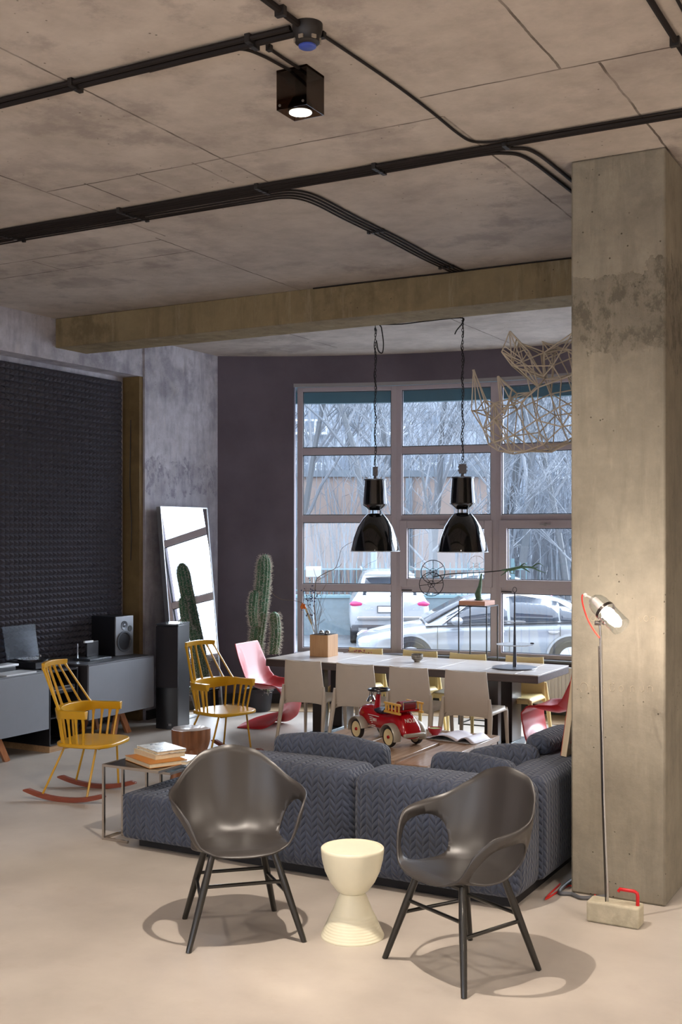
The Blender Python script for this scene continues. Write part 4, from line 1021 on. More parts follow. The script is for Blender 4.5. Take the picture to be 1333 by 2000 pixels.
# ------------------------------------------------------------------ yellow rocking chairs
myel=M('yellow_lacquer','BC8C10',.35,var=.03,coat=.2); mrock=wood('rocker_mahogany','6E3322','8A4630',1,.4)
def rocking_chair(loc,rz,label):
    e=empty('rocking_chair',loc,rz,label,'rocking chair','yellow rocking chairs')   # faces +y
    def top(u,v): pass
    n=24; poly=[]
    for i in range(n):
        a=2*PI*i/n; c_,s_=math.cos(a),math.sin(a); poly.append((.245*math.copysign(abs(c_)**.55,c_),.02+.235*math.copysign(abs(s_)**.6,s_)))
    MB().prism(poly,.400,.430).build('seat',myel,e,bevel=.008,smooth=30)
    # arm band: flat rail round the back, fuller behind
    path=[];hh=[]
    N=28
    for i in range(N+1):
        t=-1+2*i/N; a=t*PI/2*1.0
        if abs(t)>.52: 
            s_=math.copysign(1,t); f=(abs(t)-.52)/.48; path.append(Vector((s_*(.258+.012*f),-.09+.20*f,.655+.004*f))); hh.append(.06)
        else:
            a=t/.52*PI/2; path.append(Vector((.258*math.sin(a),-.09-.12*math.cos(a),.655))); hh.append(.06+.035*math.cos(a))
    vs=[];fs=[]
    for i,p in enumerate(path):
        tt=(path[min(i+1,N)]-path[max(i-1,0)]).normalized(); nn=Vector((tt.y,-tt.x,0))
        outw=.012
        for (o_,z_) in ((-outw,-hh[i]*.6),(outw,-hh[i]*.6),(outw+.012,hh[i]*.4),(-outw-.012,hh[i]*.4)): vs.append(p+nn*o_+Vector((0,0,z_)))
    for i in range(N):
        for k_ in range(4): fs.append((i*4+k_,i*4+(k_+1)%4,(i+1)*4+(k_+1)%4,(i+1)*4+k_))
    fs+=[(3,2,1,0),tuple(N*4+k_ for k_ in range(4))]
    MB().add(vs,fs).build('arm_rail',myel,e,smooth=40,bevel=.004)
    # under-arm spindles
    def at(t):
        i=(t+1)/2*N; a=int(min(i,N-1)); return path[a].lerp(path[a+1],i-a)
    for t in (-.93,-.78,-.62,-.44,-.27,-.09,.09,.27,.44,.62,.78,.93):
        p=at(t); b_=Vector((p.x*.86,(p.y-.02)*.86+.01,.428)); tp=p+Vector((0,0,-.035))
        MB().tube([b_,b_.lerp(tp,.75),tp,tp+Vector((0,0,.02))],[.0095,.0095,.015,.018],8,flat=.8).build('spindle',myel,e)
    # tall back spindles and crest
    crest=[]
    for i in range(13):
        t=-1+i/6; crest.append(Vector((.168*t,-.345+.03*t*t,1.0-.008*t*t)))
    vs=[];fs=[]
    for p in crest:
        for o_,z_ in ((-.010,-.022),(.012,-.022),(.018,.020),(-.014,.020)): vs.append(p+Vector((0,o_,z_)))
    for i in range(12):
        for k_ in range(4): fs.append((i*4+k_,i*4+(k_+1)%4,(i+1)*4+(k_+1)%4,(i+1)*4+k_))
    fs+=[(3,2,1,0),tuple(12*4+k_ for k_ in range(4))]
    MB().add(vs,fs).build('crest_rail',myel,e,smooth=40,bevel=.004)
    for i in range(6):
        t=-1+2*(i+.12)/5.24; a=at(t*.42); c_=crest[0].lerp(crest[-1],(t+1)/2); c_.y=-.345+.03*t*t; 
        a=a+Vector((0,0,.012)); b_=c_+Vector((0,0,-.015))
        MB().tube([a,a.lerp(b_,.12),a.lerp(b_,.9),b_],[.018,.0115,.0105,.016],8,flat=.75).build('back_spindle',myel,e)
    # rockers and legs
    R=1.02
    for s_ in (-1,1):
        x=s_*.245; vs=[];fs=[]; n=16
        for i in range(n+1):
            y=-.43+.68*i/n; z=R-math.sqrt(R*R-(y+.08)**2); tk=.020 if 0<i<n else .006
            for dx,dz in ((-.016,0),(.016,0),(.016,tk*1.7),(-.016,tk*1.7)): vs.append((x+dx,y,z+dz))
        for i in range(n):
            for k_ in range(4): fs.append((i*4+k_,i*4+(k_+1)%4,(i+1)*4+(k_+1)%4,(i+1)*4+k_))
        fs+=[(3,2,1,0),tuple(n*4+k_ for k_ in range(4))]
        MB().add(vs,fs).build('rocker',mrock,e,smooth=30)
        for yt,yb in ((-.13,-.27),(.13,.10)):
            zb=R-math.sqrt(R*R-(yb+.08)**2)+.03
            MB().tube([(s_*.16,yt,.401),(x,yb,zb)],.0085,8).build('leg',myel,e)
    m=MB().tube([(-.16,-.13,.39),(.16,-.13,.39)],.008,6).tube([(-.16,.15,.39),(.16,.15,.39)],.008,6); m.build('under_frame',myel,e,weld=False)
    return e
# left: wheel contacts give its side axis (.157,.52) in camera axes
def face(X,Y): 
    v=W(X,Y); return math.atan2(-v.x,v.y)       # rotation that turns +y to this direction
rocking_chair(W(-1.90,8.72,0),face(.957,-.289),'yellow spindle-back rocking chair nearest the camera, beside the book table')
rocking_chair(W(-1.05,10.20,0),face(.73,-.68),'yellow spindle-back rocking chair in front of the leaning mirror')

# ------------------------------------------------------------------ stump stool
mst_=wood('stump_wood','5E3A26','8C5C3C',2,.35,3,.4); 
c=P(371,1521,0); e=empty('stump_stool',c,.3,'low stool carved from a tree root between the rocking chairs','stool')
r_=random.Random(8)
def stump(u,v):
    a=2*PI*u; r=.150+.012*math.sin(3*a+1)+.008*math.sin(7*a); z=.22+.19*v
    r*= .80+.20*math.sin(min(1,v*1.5)*PI/2); return (r*math.cos(a),r*math.sin(a),z)
m=MB(); m.grid(40,8,stump,closeu=True); n=len(m.v); m.f.append([i*8+7 for i in range(40)]); m.f.append([i*8 for i in range(39,-1,-1)])
m.build('seat',mst_,e)
for a,rr in ((.4,.045),(2.3,.05),(3.9,.048),(5.3,.04)):
    MB().tube([(.09*math.cos(a),.09*math.sin(a),.25),(.11*math.cos(a),.11*math.sin(a),.12),(.125*math.cos(a),.125*math.sin(a),.0)],[rr*1.25,rr*.8,rr],9).build('leg',mst_,e)
MB().lathe([(0,.4101),(.145,.4101),(.14,.413),(0,.413)],30).build('worn_top',M('stump_top','A59A94',.25),e)
# ------------------------------------------------------------------ quilted sofa
k=NT('quilted_fabric'); uvn=k.coord('UV'); sp=k.new('ShaderNodeSeparateXYZ'); k.link(uvn,sp.inputs[0])
ca=k.math('MULTIPLY',sp.outputs[0],1/.078)
tri=k.math('MULTIPLY',k.math('ABSOLUTE',k.math('SUBTRACT',k.math('FRACT',ca),.5)),2.0)
cb=k.math('ADD',k.math('MULTIPLY',sp.outputs[1],1/.041),k.math('MULTIPLY',tri,1.0))
hx=k.math('ABSOLUTE',k.math('SINE',k.math('MULTIPLY',ca,2*PI)))
hy=k.math('ABSOLUTE',k.math('SINE',k.math('MULTIPLY',cb,PI)))
h=k.math('MULTIPLY',k.math('POWER',hx,.6),k.math('POWER',hy,.65))
co=k.coord(); n=k.noise(co,160,3,.7); n1=k.noise(co,4,3)
c_=k.ramp(k.math('ADD',k.math('MULTIPLY',n,.5),k.math('MULTIPLY',n1,.5)),[(.35,srgb('2C3342')),(.65,srgb('394155'))])
k.link(c_,k.b.inputs['Base Color']); k.b.inputs['Roughness'].default_value=.85; k.b.inputs['Sheen Weight'].default_value=.15
k.bump(k.math('ADD',h,k.math('MULTIPLY',n,.06)),1.0,.009); mquilt=k.m
mseam=M('sofa_piping','33363E',.8)
def pillow_box(x0,x1,y0,y1,z0,z1,r=.05,bulge=.015,nx=10,ny=6,nz=6,M_=None,wob=0,seed=0):
    """soft box: rounded edges, slightly bulging faces"""
    import itertools
    r_=random.Random(seed); mb=MB(); cx,cy,cz=(x0+x1)/2,(y0+y1)/2,(z0+z1)/2; hx_,hy_,hz_=(x1-x0)/2,(y1-y0)/2,(z1-z0)/2
    def mp(p):
        q=Vector(p); c=Vector((max(-hx_+r,min(hx_-r,q.x)),max(-hy_+r,min(hy_-r,q.y)),max(-hz_+r,min(hz_-r,q.z))))
        d=q-c
        if d.length>1e-6: q=c+d.normalized()*r
        fx,fy,fz=(math.cos(q.x/hx_*PI/2)+.0)*1,math.cos(q.y/hy_*PI/2),math.cos(q.z/hz_*PI/2)
        q=Vector((q.x*(1+bulge/hx_*fy*fz),q.y*(1+bulge/hy_*fx*fz),q.z*(1+bulge/hz_*fx*fy)))
        if wob: q+=Vector((0,math.sin(q.x*9+seed)*wob,math.sin(q.x*7+seed*2)*wob))
        return q+Vector((cx,cy,cz))
    def lin(n,hh):      # finer near the rounded edges
        a=[-hh,-hh+r*.25,-hh+r*.55,-hh+r]; b=[-v for v in a[::-1]]
        mid=[-hh+r+(2*hh-2*r)*i/n for i in range(1,n)]
        return a+mid+b
    X,Y,Z=lin(nx,hx_),lin(ny,hy_),lin(nz,hz_)
    for (A,B,fixed,order) in ((X,Y,(-hz_,hz_),'xyz'),(X,Z,(-hy_,hy_),'xzy'),(Y,Z,(-hx_,hx_),'yzx')):
        for fv in fixed:
            vs=[];fs=[]
            for a in A:
                for b in B:
                    d=dict(zip(order,(a,b,fv))); vs.append(mp((d['x'],d['y'],d['z'])))
            nb=len(B)
            for i in range(len(A)-1):
                for j in range(nb-1): q=(i*nb+j,(i+1)*nb+j,(i+1)*nb+j+1,i*nb+j+1); fs.append(q)
            mb.add(vs,fs,M_)
    return mb
SX0,SX1,SY0=-4.74,-2.06,5.70
e=empty('sofa',(SX0+1.34,SY0+.6,0),0,'large slate-blue corner sofa quilted in a leaf pattern, seen from behind','sofa')
ox,oy=SX0+1.34,SY0+.6
def sb(name,x0,x1,y0,y1,z0,z1,**kw):
    return pillow_box(x0-ox,x1-ox,y0-oy,y1-oy,z0,z1,**kw).build(name,mquilt,e,smooth=60,uv=True)
sb('ottoman_block',-4.735,-4.03,5.705,7.05,.06,.345,r=.035,bulge=.008)
sb('seat',-4.02,-2.37,6.05,6.98,.06,.345,r=.04)
sb('back',-4.015,-3.075,5.70,6.08,.06,.645,r=.075,bulge=.012)
sb('back',-3.068,-2.075,5.70,6.08,.06,.645,r=.075,bulge=.012)
sb('arm',-2.36,-2.065,6.085,7.05,.06,.64,r=.06,bulge=.01)
MB().box(-4.66-ox,-2.14-ox,5.80-oy,6.95-oy,.0,.06).build('plinth',M('sofa_plinth','151316',.7),e)
m=MB(); zt=.338
m.tube([(-4.725-ox,5.716-oy,zt-.008),(-4.04-ox,5.716-oy,zt-.008)],.004,5).tube([(-4.725-ox,5.716-oy,zt-.008),(-4.725-ox,7.03-oy,zt-.008)],.004,5)
m.build('piping',mseam,e,weld=False)
def pillow(loc,rz,tilt,wd,hh,dp,label,seed):
    o=pillow_box(-wd/2,wd/2,-dp/2,dp/2,0,hh,r=dp*.30,bulge=dp*.16,M_=rot('X',tilt),wob=.008,seed=seed)
    o=o.build('sofa_cushion',mquilt,smooth=60,uv=True); o.location=loc; o.rotation_euler=(0,0,rz); tag(o,label,'cushion'); return o
pillow((-3.49,6.20,.345),.02,-.10,.77,.375,.15,'grey quilted cushion on the left half of the sofa below the toy',1)
pillow((-2.56,6.24,.345),-.03,-.12,.50,.34,.16,'grey quilted cushion behind the sofa back at the right, left of the corner',2)
pillow((-2.45,6.50,.345),.75,-.1,.42,.36,.16,'grey quilted cushion slumped where sofa back and arm meet',3)
o=pillow_box(-.26,.26,-.08,.08,0,.12,r=.055,bulge=.01).build('sofa_cushion',mquilt,smooth=60,uv=True); o.location=(-2.30,6.93,.645); o.rotation_euler=(0,.0,1.50); tag(o,'rolled grey quilted cushion lying on the far end of the sofa arm','cushion')

# canvas leaning on the pier, standing on the arm
mcanv=None
k=NT('red_painting'); co=k.coord(); n=k.noise(co,5,6,.7); c_=k.ramp(n,[(.35,srgb('5E1C14')),(.5,srgb('9A3A22')),(.62,srgb('B8603A')),(.7,srgb('6A2A20'))]); k.link(c_,k.b.inputs['Base Color']); k.b.inputs['Roughness'].default_value=.6
e=empty('leaning_canvas',(-2.155,6.70,.652),0,'painted red canvas on a pale stretcher, leaning on the pier from the sofa arm','painting')
ln=math.atan2(.17,1.22); Mx=rot('Y',ln)
MB().box(-.018,-.014,0,.62,0,1.24,Mx).build('painted_face',k.m,e,smooth=0)
m=MB(); mst2=wood('stretcher_pine','B5A285','CDBB9C',2)
m.box(-.0139,.02,0,.045,0,1.24,Mx).box(-.0139,.02,.575,.62,0,1.24,Mx).box(-.0139,.02,.045,.575,0,.045,Mx).box(-.0139,.02,.045,.575,1.195,1.24,Mx)
m.build('stretcher',mst2,e,smooth=0,weld=False)

# ------------------------------------------------------------------ coffee table and its things
mct=wood('coffee_table_oak','8A6A52','B0937C',1,.2,4); ZC=.35
e=empty('coffee_table',(-4.0,8.1,0),0,'low wooden coffee table of thick slabs with a gap, behind the sofa','coffee table')
def cb_(name,*b): x0,x1,y0,y1,z0,z1=b; return MB().box(x0+4.0,x1+4.0,y0-8.1,y1-8.1,z0,z1).build(name,mct,e,bevel=.003)
cb_('top_slab',-4.62,-4.15,7.46,8.78,.305,ZC); cb_('top_slab',-4.145,-3.66,7.46,8.78,.305,ZC)
cb_('top_slab',-3.61,-3.36,7.38,8.24,.305,ZC); cb_('top_slab',-3.655,-3.36,8.245,8.79,.305,ZC)
cb_('lower_slab',-4.4,-3.5,7.6,8.6,.12,.16)
for x in (-4.55,-3.43):
    for y in (7.62,8.70): cb_('leg',x-.06,x+.06,y-.06,y+.06,0,.304)
cb_('rail',-4.49,-3.49,8.66,8.74,.22,.304); cb_('rail',-4.49,-3.49,7.58,7.66,.22,.304)
# open magazine
mpg=M('magazine_paper','C9C0C6',.5,var=.06,vs=14); mpg2=M('magazine_edge','4A4A50',.6)
e=empty('open_magazine',(-3.52,8.48,ZC+.0008),.0,'open magazine lying across the right end of the coffee table','magazine')
def page(u,v):   # spine along x at the middle
    y=-.15+.46*u; t=abs(y)/(.15 if y<0 else .31); z=.004+.045*math.sin(min(1,t*1.15)*PI)*(1-t*.35) if t>.02 else .004
    return (-.16+.30*v,y,z)
q=MB().grid(30,6,page); q.build('pages',mpg,e,smooth=60,solid=.002)
MB().grid(30,2,lambda u,v:(.1405+.001*v,-.15+.46*u,page(u,0)[2]-.002 if v else .001)).build('page_edges',mpg2,e,smooth=60,solid=.001)
MB().box(-.15,.135,-.15,.31,0,.0012).build('cover',M('magazine_white','C8CCD0'),e)
e.rotation_euler=(0,0,PI/2-.12)
# red bowl
o=empty('red_bowl',P(850,1436,ZC+.0005),0,'small red bowl with a green inside on the coffee table','bowl')
MB().lathe([(0,0),(.026,0),(.028,.008),(.05,.03),(.060,.062),(.056,.062),(.03,.02),(0,.014)],28).build('bowl_shell',M('bowl_red','B5202A',.3,coat=.4),o)
MB().lathe([(0,.040),(.045,.042),(.052,.056),(.0,.058)],24).build('green_filling',M('bowl_green','8FAE3E',.5,var=.1,vs=60),o)

# ------------------------------------------------------------------ toy fire engine (local x = forward)
mtr=M('toy_red','A00C16',.2,coat=.6,var=.0); mfen=M('toy_fender_grey','A39B8E',.35,.2); mlad=wood('toy_ladder_yellow','C8923A','DDAE56',0,.4); mwh=M('toy_wheel_cream','D8C596',.4); mtoyt=M('toy_white','DDD0C8',.5)
pa=P(700,1443,ZC); pb=P(763,1460,ZC); pc_=P(812,1452,ZC)
fwd=(pa-pb); ang=math.atan2(fwd.y,fwd.x)
c=(pa+pb)/2+(pc_-pb)/2+ (pa-pa)
e=empty('toy_fire_engine',(c.x,c.y,ZC+.001),ang,'red ride-on toy fire engine with cream wheels standing on the coffee table','toy')
wb=fwd.length/2; tk=.115; R=.078
# body: sections x, half width, z low, z high
st=[(-.365,.055,.07,.10),(-.35,.085,.065,.16),(-.31,.095,.065,.22),(-.24,.095,.07,.275),(-.17,.093,.08,.275),(-.10,.092,.085,.235),(0,.092,.09,.225),(.08,.09,.09,.235),(.15,.088,.095,.262),(.22,.085,.10,.272),(.28,.075,.11,.26),(.315,.055,.13,.235),(.33,.02,.16,.20)]
vs=[];fs=[];sg=20
for (x,hw,z0,z1) in st:
    for k_ in range(sg):
        a=2*PI*k_/sg; c_,s_=math.cos(a),math.sin(a); vs.append((x,hw*math.copysign(abs(c_)**.75,c_),(z0+z1)/2+(z1-z0)/2*math.copysign(abs(s_)**.8,s_)))
for i in range(len(st)-1):
    for k_ in range(sg): fs.append((i*sg+k_,i*sg+(k_+1)%sg,(i+1)*sg+(k_+1)%sg,(i+1)*sg+k_))
fs+=[tuple(range(sg-1,-1,-1)),tuple((len(st)-1)*sg+k_ for k_ in range(sg))]
MB().add(vs,fs).build('body',mtr,e,smooth=60,sub=1)
for sx in (1,-1):
    for sy in (1,-1):
        x=sx*wb; y=sy*(tk+.012)
        Mx=tr(x,y,R)@rot('X',PI/2)
        q=MB().lathe([(R*.80,-.016),(R*.95,-.016),(R,-.008),(R,.008),(R*.95,.016),(R*.80,.016)],30,Mx,closed=True).build('wheel',M('toy_tyre','1C1A1C',.5),e)
        MB().lathe([(0,-.009),(R*.6,-.012),(R*.80,-.014),(R*.80,.014),(R*.6,.012),(0,.009)],28,Mx).build('wheel_disc',mwh,q)
        MB().lathe([(0,-.022),(.012,-.020),(.014,-.012),(.014,.012),(.012,.020),(0,.022)],14,Mx).build('hub',mtr,q)
        # fender: arched band
        R2=R*1.22; vs=[];fs=[]; N=18; a0,a1=(math.radians(-5),math.radians(195)) if sx<0 else (math.radians(-12),math.radians(170))
        for i in range(N+1):
            a=a0+(a1-a0)*i/N
            for (dr,dy) in ((0,-.035),(.006,-.028),(.009,0),(.006,.028),(0,.036),(-.003,.034),(.003,0),(-.003,-.032)):
                vs.append((x+(R2+dr)*math.cos(a),y-sy*.004+dy,R+(R2+dr)*math.sin(a)*1.02))
        for i in range(N):
            for k_ in range(8): fs.append((i*8+k_,i*8+(k_+1)%8,(i+1)*8+(k_+1)%8,(i+1)*8+k_))
        fs+=[tuple(range(7,-1,-1)),tuple(N*8+k_ for k_ in range(8))]
        MB().add(vs,fs).build('fender',mfen,e,smooth=60)
m=MB()
for sx in (1,-1): m.tube([(sx*wb,-tk,R),(sx*wb,tk,R)],.006,8)
m.build('axle',msteel,e,weld=False)
MB().box(-.385,-.355,-.10,.10,.085,.115).build('rear_bumper',mfen,e,bevel=.01)
MB().tube([(.13,0,.25),(.11,0,.36)],[.026,.020],14).build('steering_column',mtr,e)
ring=[(.105+.082*math.cos(t*PI/14),.082*math.sin(t*PI/14),.395) for t in range(28)]
q=MB().tube(ring,.009,8,closed=True).build('steering_wheel',M('toy_wheel_black','16151A',.3),e)
m=MB()
for t in (0,2.1,4.2): m.tube([(.105,0,.372),(.105+.078*math.cos(t),.078*math.sin(t),.393)],.005,6)
m.lathe([(0,.36),(.018,.362),(.018,.38),(0,.385)],14,tr(.105,0,0)); m.build('spokes',msteel,q,weld=False)
m=MB().tube([(.215,0,.27),(.205,0,.37)],.005,6); m.tube([(.245,.0,.28),(.20,.02,.37)],.003,5); m.tube([(.245,.0,.28),(.20,-.02,.37)],.003,5)
m.build('bell_bracket',mst,e,weld=False)
MB().lathe([(.040,0),(.036,.012),(.026,.03),(.018,.045),(0,.05)],22,tr(.21,0,.29)).build('bell',M('bell_chrome','D5D8DC',.08,1),e)
def seatf(u,v):
    x=-.10+.17*u; y=-.07+.14*v; a=(v-.5)*2; return (x,y,.245+.055*max(0,1-u*2.2)**1.5-.012*a*a+.01*max(0,u-.8)*5)
MB().grid(12,9,seatf).build('seat',M('toy_seat','1B2230',.4),e,smooth=60,solid=.016)
for sy in (1,-1):
    y=sy*.108; m=MB()
    for z in (.255,.322): m.box(-.335,-.125,y-.008,y+.008,z,z+.016)
    for x in (-.315,-.27,-.225,-.18,-.145): m.box(x-.006,x+.006,y-.006,y+.006,.271,.322)
    o=m.build('ladder',mlad,e,bevel=.002,weld=False); 
MB().box(-.30,-.15,-.098,.098,.272,.285).build('ladder_rack',mtr,e)
MB().lathe([(.04,-.07),(.04,.07)],18,tr(-.26,0,.31)@rot('X',PI/2)).build('hose_reel',M('hose_red','7A1418',.5),e)
m=MB().tube([(-.31,-.06,.29),(-.31,-.06,.345),(-.31,.06,.345),(-.31,.06,.29)],.006,6); m.build('reel_bracket',M('bell_chrome','D5D8DC'),e)
# lettering and stripes on both sides and the tail
for sy in (1,-1):
    R_=rot('X',PI/2) if sy<0 else rot('Z',PI)@rot('X',PI/2)
    m=MB()
    yb=sy*.0935
    def st_(x0,x1,z,hh=.005): m.box(x0,x1,min(yb,yb+sy*.002),max(yb,yb+sy*.002),z-hh/2,z+hh/2)
    st_(-.03,.12,.205,.005)
    for j,(x0,x1) in enumerate(((.055,.10),(.055,.095),(.058,.09),(.06,.07))): st_(x0,x1,.188-j*.014,.005)
    for z in (.128,.115): st_(.02,.07,z,.005)
    m.build('side_stripes',mtoyt,e,smooth=0,weld=False)
    text_mesh('side_number','801',.036,mtoyt,e,tr(.025,sy*.0945,.172)@R_,.0008)
text_mesh('tail_lettering','NO.801',.046,mtoyt,e,tr(-.333,0,.205)@rot('Z',-PI/2)@rot('X',PI/2-.42)@tr(0,0,.006),.001,sx=.9)

# ------------------------------------------------------------------ moulded armchairs in front
mshell=M('taupe_shell','35312F',.40,.0,var=.0,spec=.7); mcleg=M('black_stained_leg','17140F',.3,var=.02,coat=.3)
KT=[0,25,45,60,75,95,115,135,155,180]
R1=[.245,.262,.300,.318,.322,.322,.322,.330,.322,.290]
H1=[.432,.438,.480,.605,.672,.695,.722,.785,.855,.885]
RM=[.17,.19,.215,.228,.228,.218,.20,.182,.17,.165]
HM=[.447,.449,.450,.445,.438,.436,.438,.442,.448,.450]
def ip(A,x):
    x=abs(x); i=0
    while i<len(KT)-2 and x>KT[i+1]: i+=1
    f=(x-KT[i])/(KT[i+1]-KT[i])
    a=A[max(i-1,0)] if i>0 else A[1]; b=A[i]; c=A[i+1]; d=A[i+2] if i+2<len(A) else A[-2]
    def hm(m0,m1,h): 
        return 0 if m0*m1<=0 else 2*m0*m1/(m0+m1)
    h=KT[i+1]-KT[i]; s0=(b-a)/((KT[i]-KT[i-1]) if i>0 else (KT[1]-KT[0])); s1=(c-b)/h; s2=(d-c)/((KT[i+2]-KT[i+1]) if i+2<len(A) else (KT[-1]-KT[-2]))
    if i==0: s0=-s1
    if i+2>=len(A): s2=-s1
    m0=hm(s0,s1,h); m1=hm(s1,s2,h)
    return (2*f**3-3*f*f+1)*b+(f**3-2*f*f+f)*h*m0+(-2*f**3+3*f*f)*c+(f**3-f*f)*h*m1
def shellpt(phi,t):
    a=abs(phi); rm,hm_,r1,h1=ip(RM,a),ip(HM,a),ip(R1,a),ip(H1,a)
    if t<.5:
        q=t/.5; r=rm*q; z=.428+(hm_-.428)*q*q
    else:
        q=(t-.5)/.5; up=h1-hm_
        p1r=rm+(r1-rm)*(.80+(.28*math.sin(PI*(a-45)/90) if 45<a<135 else 0)); p1z=hm_+ (up*.12 if up>0 else 0)
        sl=(hm_-.428)*2/.5
        r=(1-q)**2*rm+2*q*(1-q)*p1r+q*q*r1; z=(1-q)**2*hm_+2*q*(1-q)*p1z+q*q*h1
        if up>.1 and a>60 and a<130: 
            r+= .022*max(0,(q-.75)/.25)**2*math.sin(PI*(a-60)/70)       # arm rolls outwards
    A=math.radians(phi)
    x=r*math.sin(A); y=r*math.cos(A)
    if y<0 and a>90: y*=1.0
    return Vector((x,y,z))
def armchair(loc,rz,label):
    e=empty('shell_armchair',loc,rz,label,'armchair','taupe shell armchairs in the foreground')
    pts=[];edges=[]
    def add_loop(L):
        n=len(pts); pts.extend([Vector(p) for p in L]); edges.extend([(n+i,n+(i+1)%len(L)) for i in range(len(L))])
    NB=168
    add_loop([(math.sin(2*PI*i/NB),math.cos(2*PI*i/NB)) for i in range(NB)])
    def hole_edge(s_,k_):
        a=2*PI*k_/72; c_,q=math.cos(a),math.sin(a); ex=2/2.5
        ph=s_*(86+31*math.copysign(abs(c_)**ex,c_)); tt=.735+.195*math.copysign(abs(q)**ex,q)+.0*c_
        tt-= .0
        return math.radians(ph),tt
    for s_ in (1,-1):
        L=[]
        for k_ in range(72):
            ph,tt=hole_edge(s_,k_); L.append((tt*math.sin(ph),tt*math.cos(ph)))
        add_loop(L if s_>0 else L[::-1])
    def inhole(ph,tt,g=1.0):
        d=(abs((abs(ph)-86)/31))**2.5+(abs((tt-.735)/.195))**2.5
        return d<g
    for j in range(1,34):
        t=j/34; n=max(8,int(NB*t))
        for i in range(n):
            ph=-180+360*(i+.5*(j%2))/n
            if ph>180: ph-=360
            if inhole(ph,t,1.22) : continue
            pts.append(Vector((t*math.sin(math.radians(ph)),t*math.cos(math.radians(ph)))))
    pts.append(Vector((0,0)))
    V,E,Fc,_,_,_=geometry.delaunay_2d_cdt(pts,edges,[],0,1e-6)
    fs=[]
    for f in Fc:
        c=sum((V[i] for i in f),Vector((0,0)))/len(f)
        if inhole(math.degrees(math.atan2(c.x,c.y)),c.length,.985): continue
        fs.append(tuple(f))
    vs=[shellpt(math.degrees(math.atan2(v.x,v.y)) if v.length>1e-6 else 0,min(1,v.length)) for v in V]
    MB().add(vs,fs).build('shell',mshell,e,smooth=80,solid=.009,soff=0)
    ft={(1,1):(.283,.235),(-1,1):(-.283,.235),(1,-1):(.237,-.255),(-1,-1):(-.237,-.255)}
    tp={(1,1):(.155,.135),(-1,1):(-.155,.135),(1,-1):(.14,-.13),(-1,-1):(-.14,-.13)}
    def on(k_,z): f=1-z/.42; a=tp[k_]; b=ft[k_]; return Vector((a[0]+(b[0]-a[0])*f,a[1]+(b[1]-a[1])*f,z))
    for k_ in ft:
        MB().tube([on(k_,.0),on(k_,.02),on(k_,.28),on(k_,.425)],[.0135,.0145,.0185,.016],14).build('leg',mcleg,e)
    for a,b,z in (((1,1),(-1,1),.285),((1,-1),(-1,-1),.255),((1,1),(1,-1),.225),((-1,1),(-1,-1),.225)):
        MB().tube([on(a,z),on(b,z)],.009,10).build('stretcher',mcleg,e)
    m=MB().bar((-.15,.13,.417),(.15,.13,.417),.03,.012).bar((-.14,-.12,.415),(.14,-.12,.415),.03,.012); m.build('seat_bracket',mcleg,e,weld=False)
    return e
def avg(*p): return (sum(q[0] for q in p)/len(p),sum(q[1] for q in p)/len(p))
armchair(W(-.515,5.755,0),face(.262,-.965),'taupe moulded armchair with arm holes, left of the white hourglass stool')
armchair(W(.560,5.290,0),face(-.82,-.57),'taupe moulded armchair with arm holes, right of the white hourglass stool')

# ------------------------------------------------------------------ hourglass stool
mivory=M('ivory_plastic','E2DCC2',.4,var=.0)
c=W(.057,5.692,0); e=empty('hourglass_stool',c,0,'ivory hourglass-shaped stool with ribbed foot between the two taupe armchairs','stool')
pf=[(0,.0),(.157,.0)]
z=.0
for i in range(9):
    r=.1575-.0058*i; pf+=[(r,.004+i*.0125),(r-.001,.0085+i*.0125),(r-.0045,.011+i*.0125)]
pf+=[(.100,.125),(.074,.19),(.062,.215)]
MB().lathe(pf,56).build('foot',mivory,e,smooth=50)
MB().lathe([(.0,.2155),(.062,.2155),(.080,.228),(.112,.27),(.138,.325),(.152,.38),(.157,.425),(.157,.436),(.153,.440),(.148,.440),(.146,.436),(0,.436)],56).build('seat_cup',mivory,e,smooth=50)

# ------------------------------------------------------------------ nesting side tables with books
mch=M('chrome_tube','B9B0A6',.18,.9); mblt=M('table_black_top','1A191C',.25)
def frame_table(name,x0,y0,sx,sy,h,label,t=.016):
    e=empty(name,(x0,y0,0),0,label,'side table')
    for (px_,py_) in ((0,0),(0,sy-t)):
        MB().box(px_,px_+t,py_,py_+t,t,h-t).build('leg',mch,e,smooth=0)
    m=MB().box(0,sx,0,t,h-t,h).box(0,sx,sy-t,sy,h-t,h).box(0,t,t,sy-t,h-t,h).box(sx-t,sx,t,sy-t,h-t,h); m.build('top_frame',mch,e,smooth=0,weld=False)
    MB().box(t,sx-t,t,sy-t,h-.010,h-.002).build('tabletop',mblt,e,smooth=0)
    m=MB().box(0,min(sx,.21),0,t,0,t).box(0,min(sx,.21),sy-t,sy,0,t).box(0,t,t,sy-t,0,t); m.build('floor_frame',mch,e,smooth=0,weld=False)
    return e
frame_table('side_table',-4.964,5.795,.46,.46,.492,'square chrome-framed side table with books, at the ottoman end of the sofa')
frame_table('side_table',-4.915,5.93,.40,.42,.455,'smaller chrome-framed table nested under the one with books')
mpap=M('book_pages','CDBB9C',.8,var=.08,vs=60)
def book(cx,cy,z,L,Wd,th,rz,mc,label,hard=.003):
    e=empty('book',(cx,cy,z),rz,label,'book')
    MB().box(-L/2,L/2,-Wd/2,Wd/2,0,hard).box(-L/2,L/2,-Wd/2,Wd/2,th-hard,th).box(-L/2,L/2,Wd/2-.003,Wd/2,hard,th-hard).build('cover',mc,e,smooth=0,weld=False)
    MB().box(-L/2+.004,L/2-.004,-Wd/2+.003,Wd/2-.0035,hard,th-hard).build('pages',mpap,e,smooth=0)
    return e
cb=P(285,1490,.51)
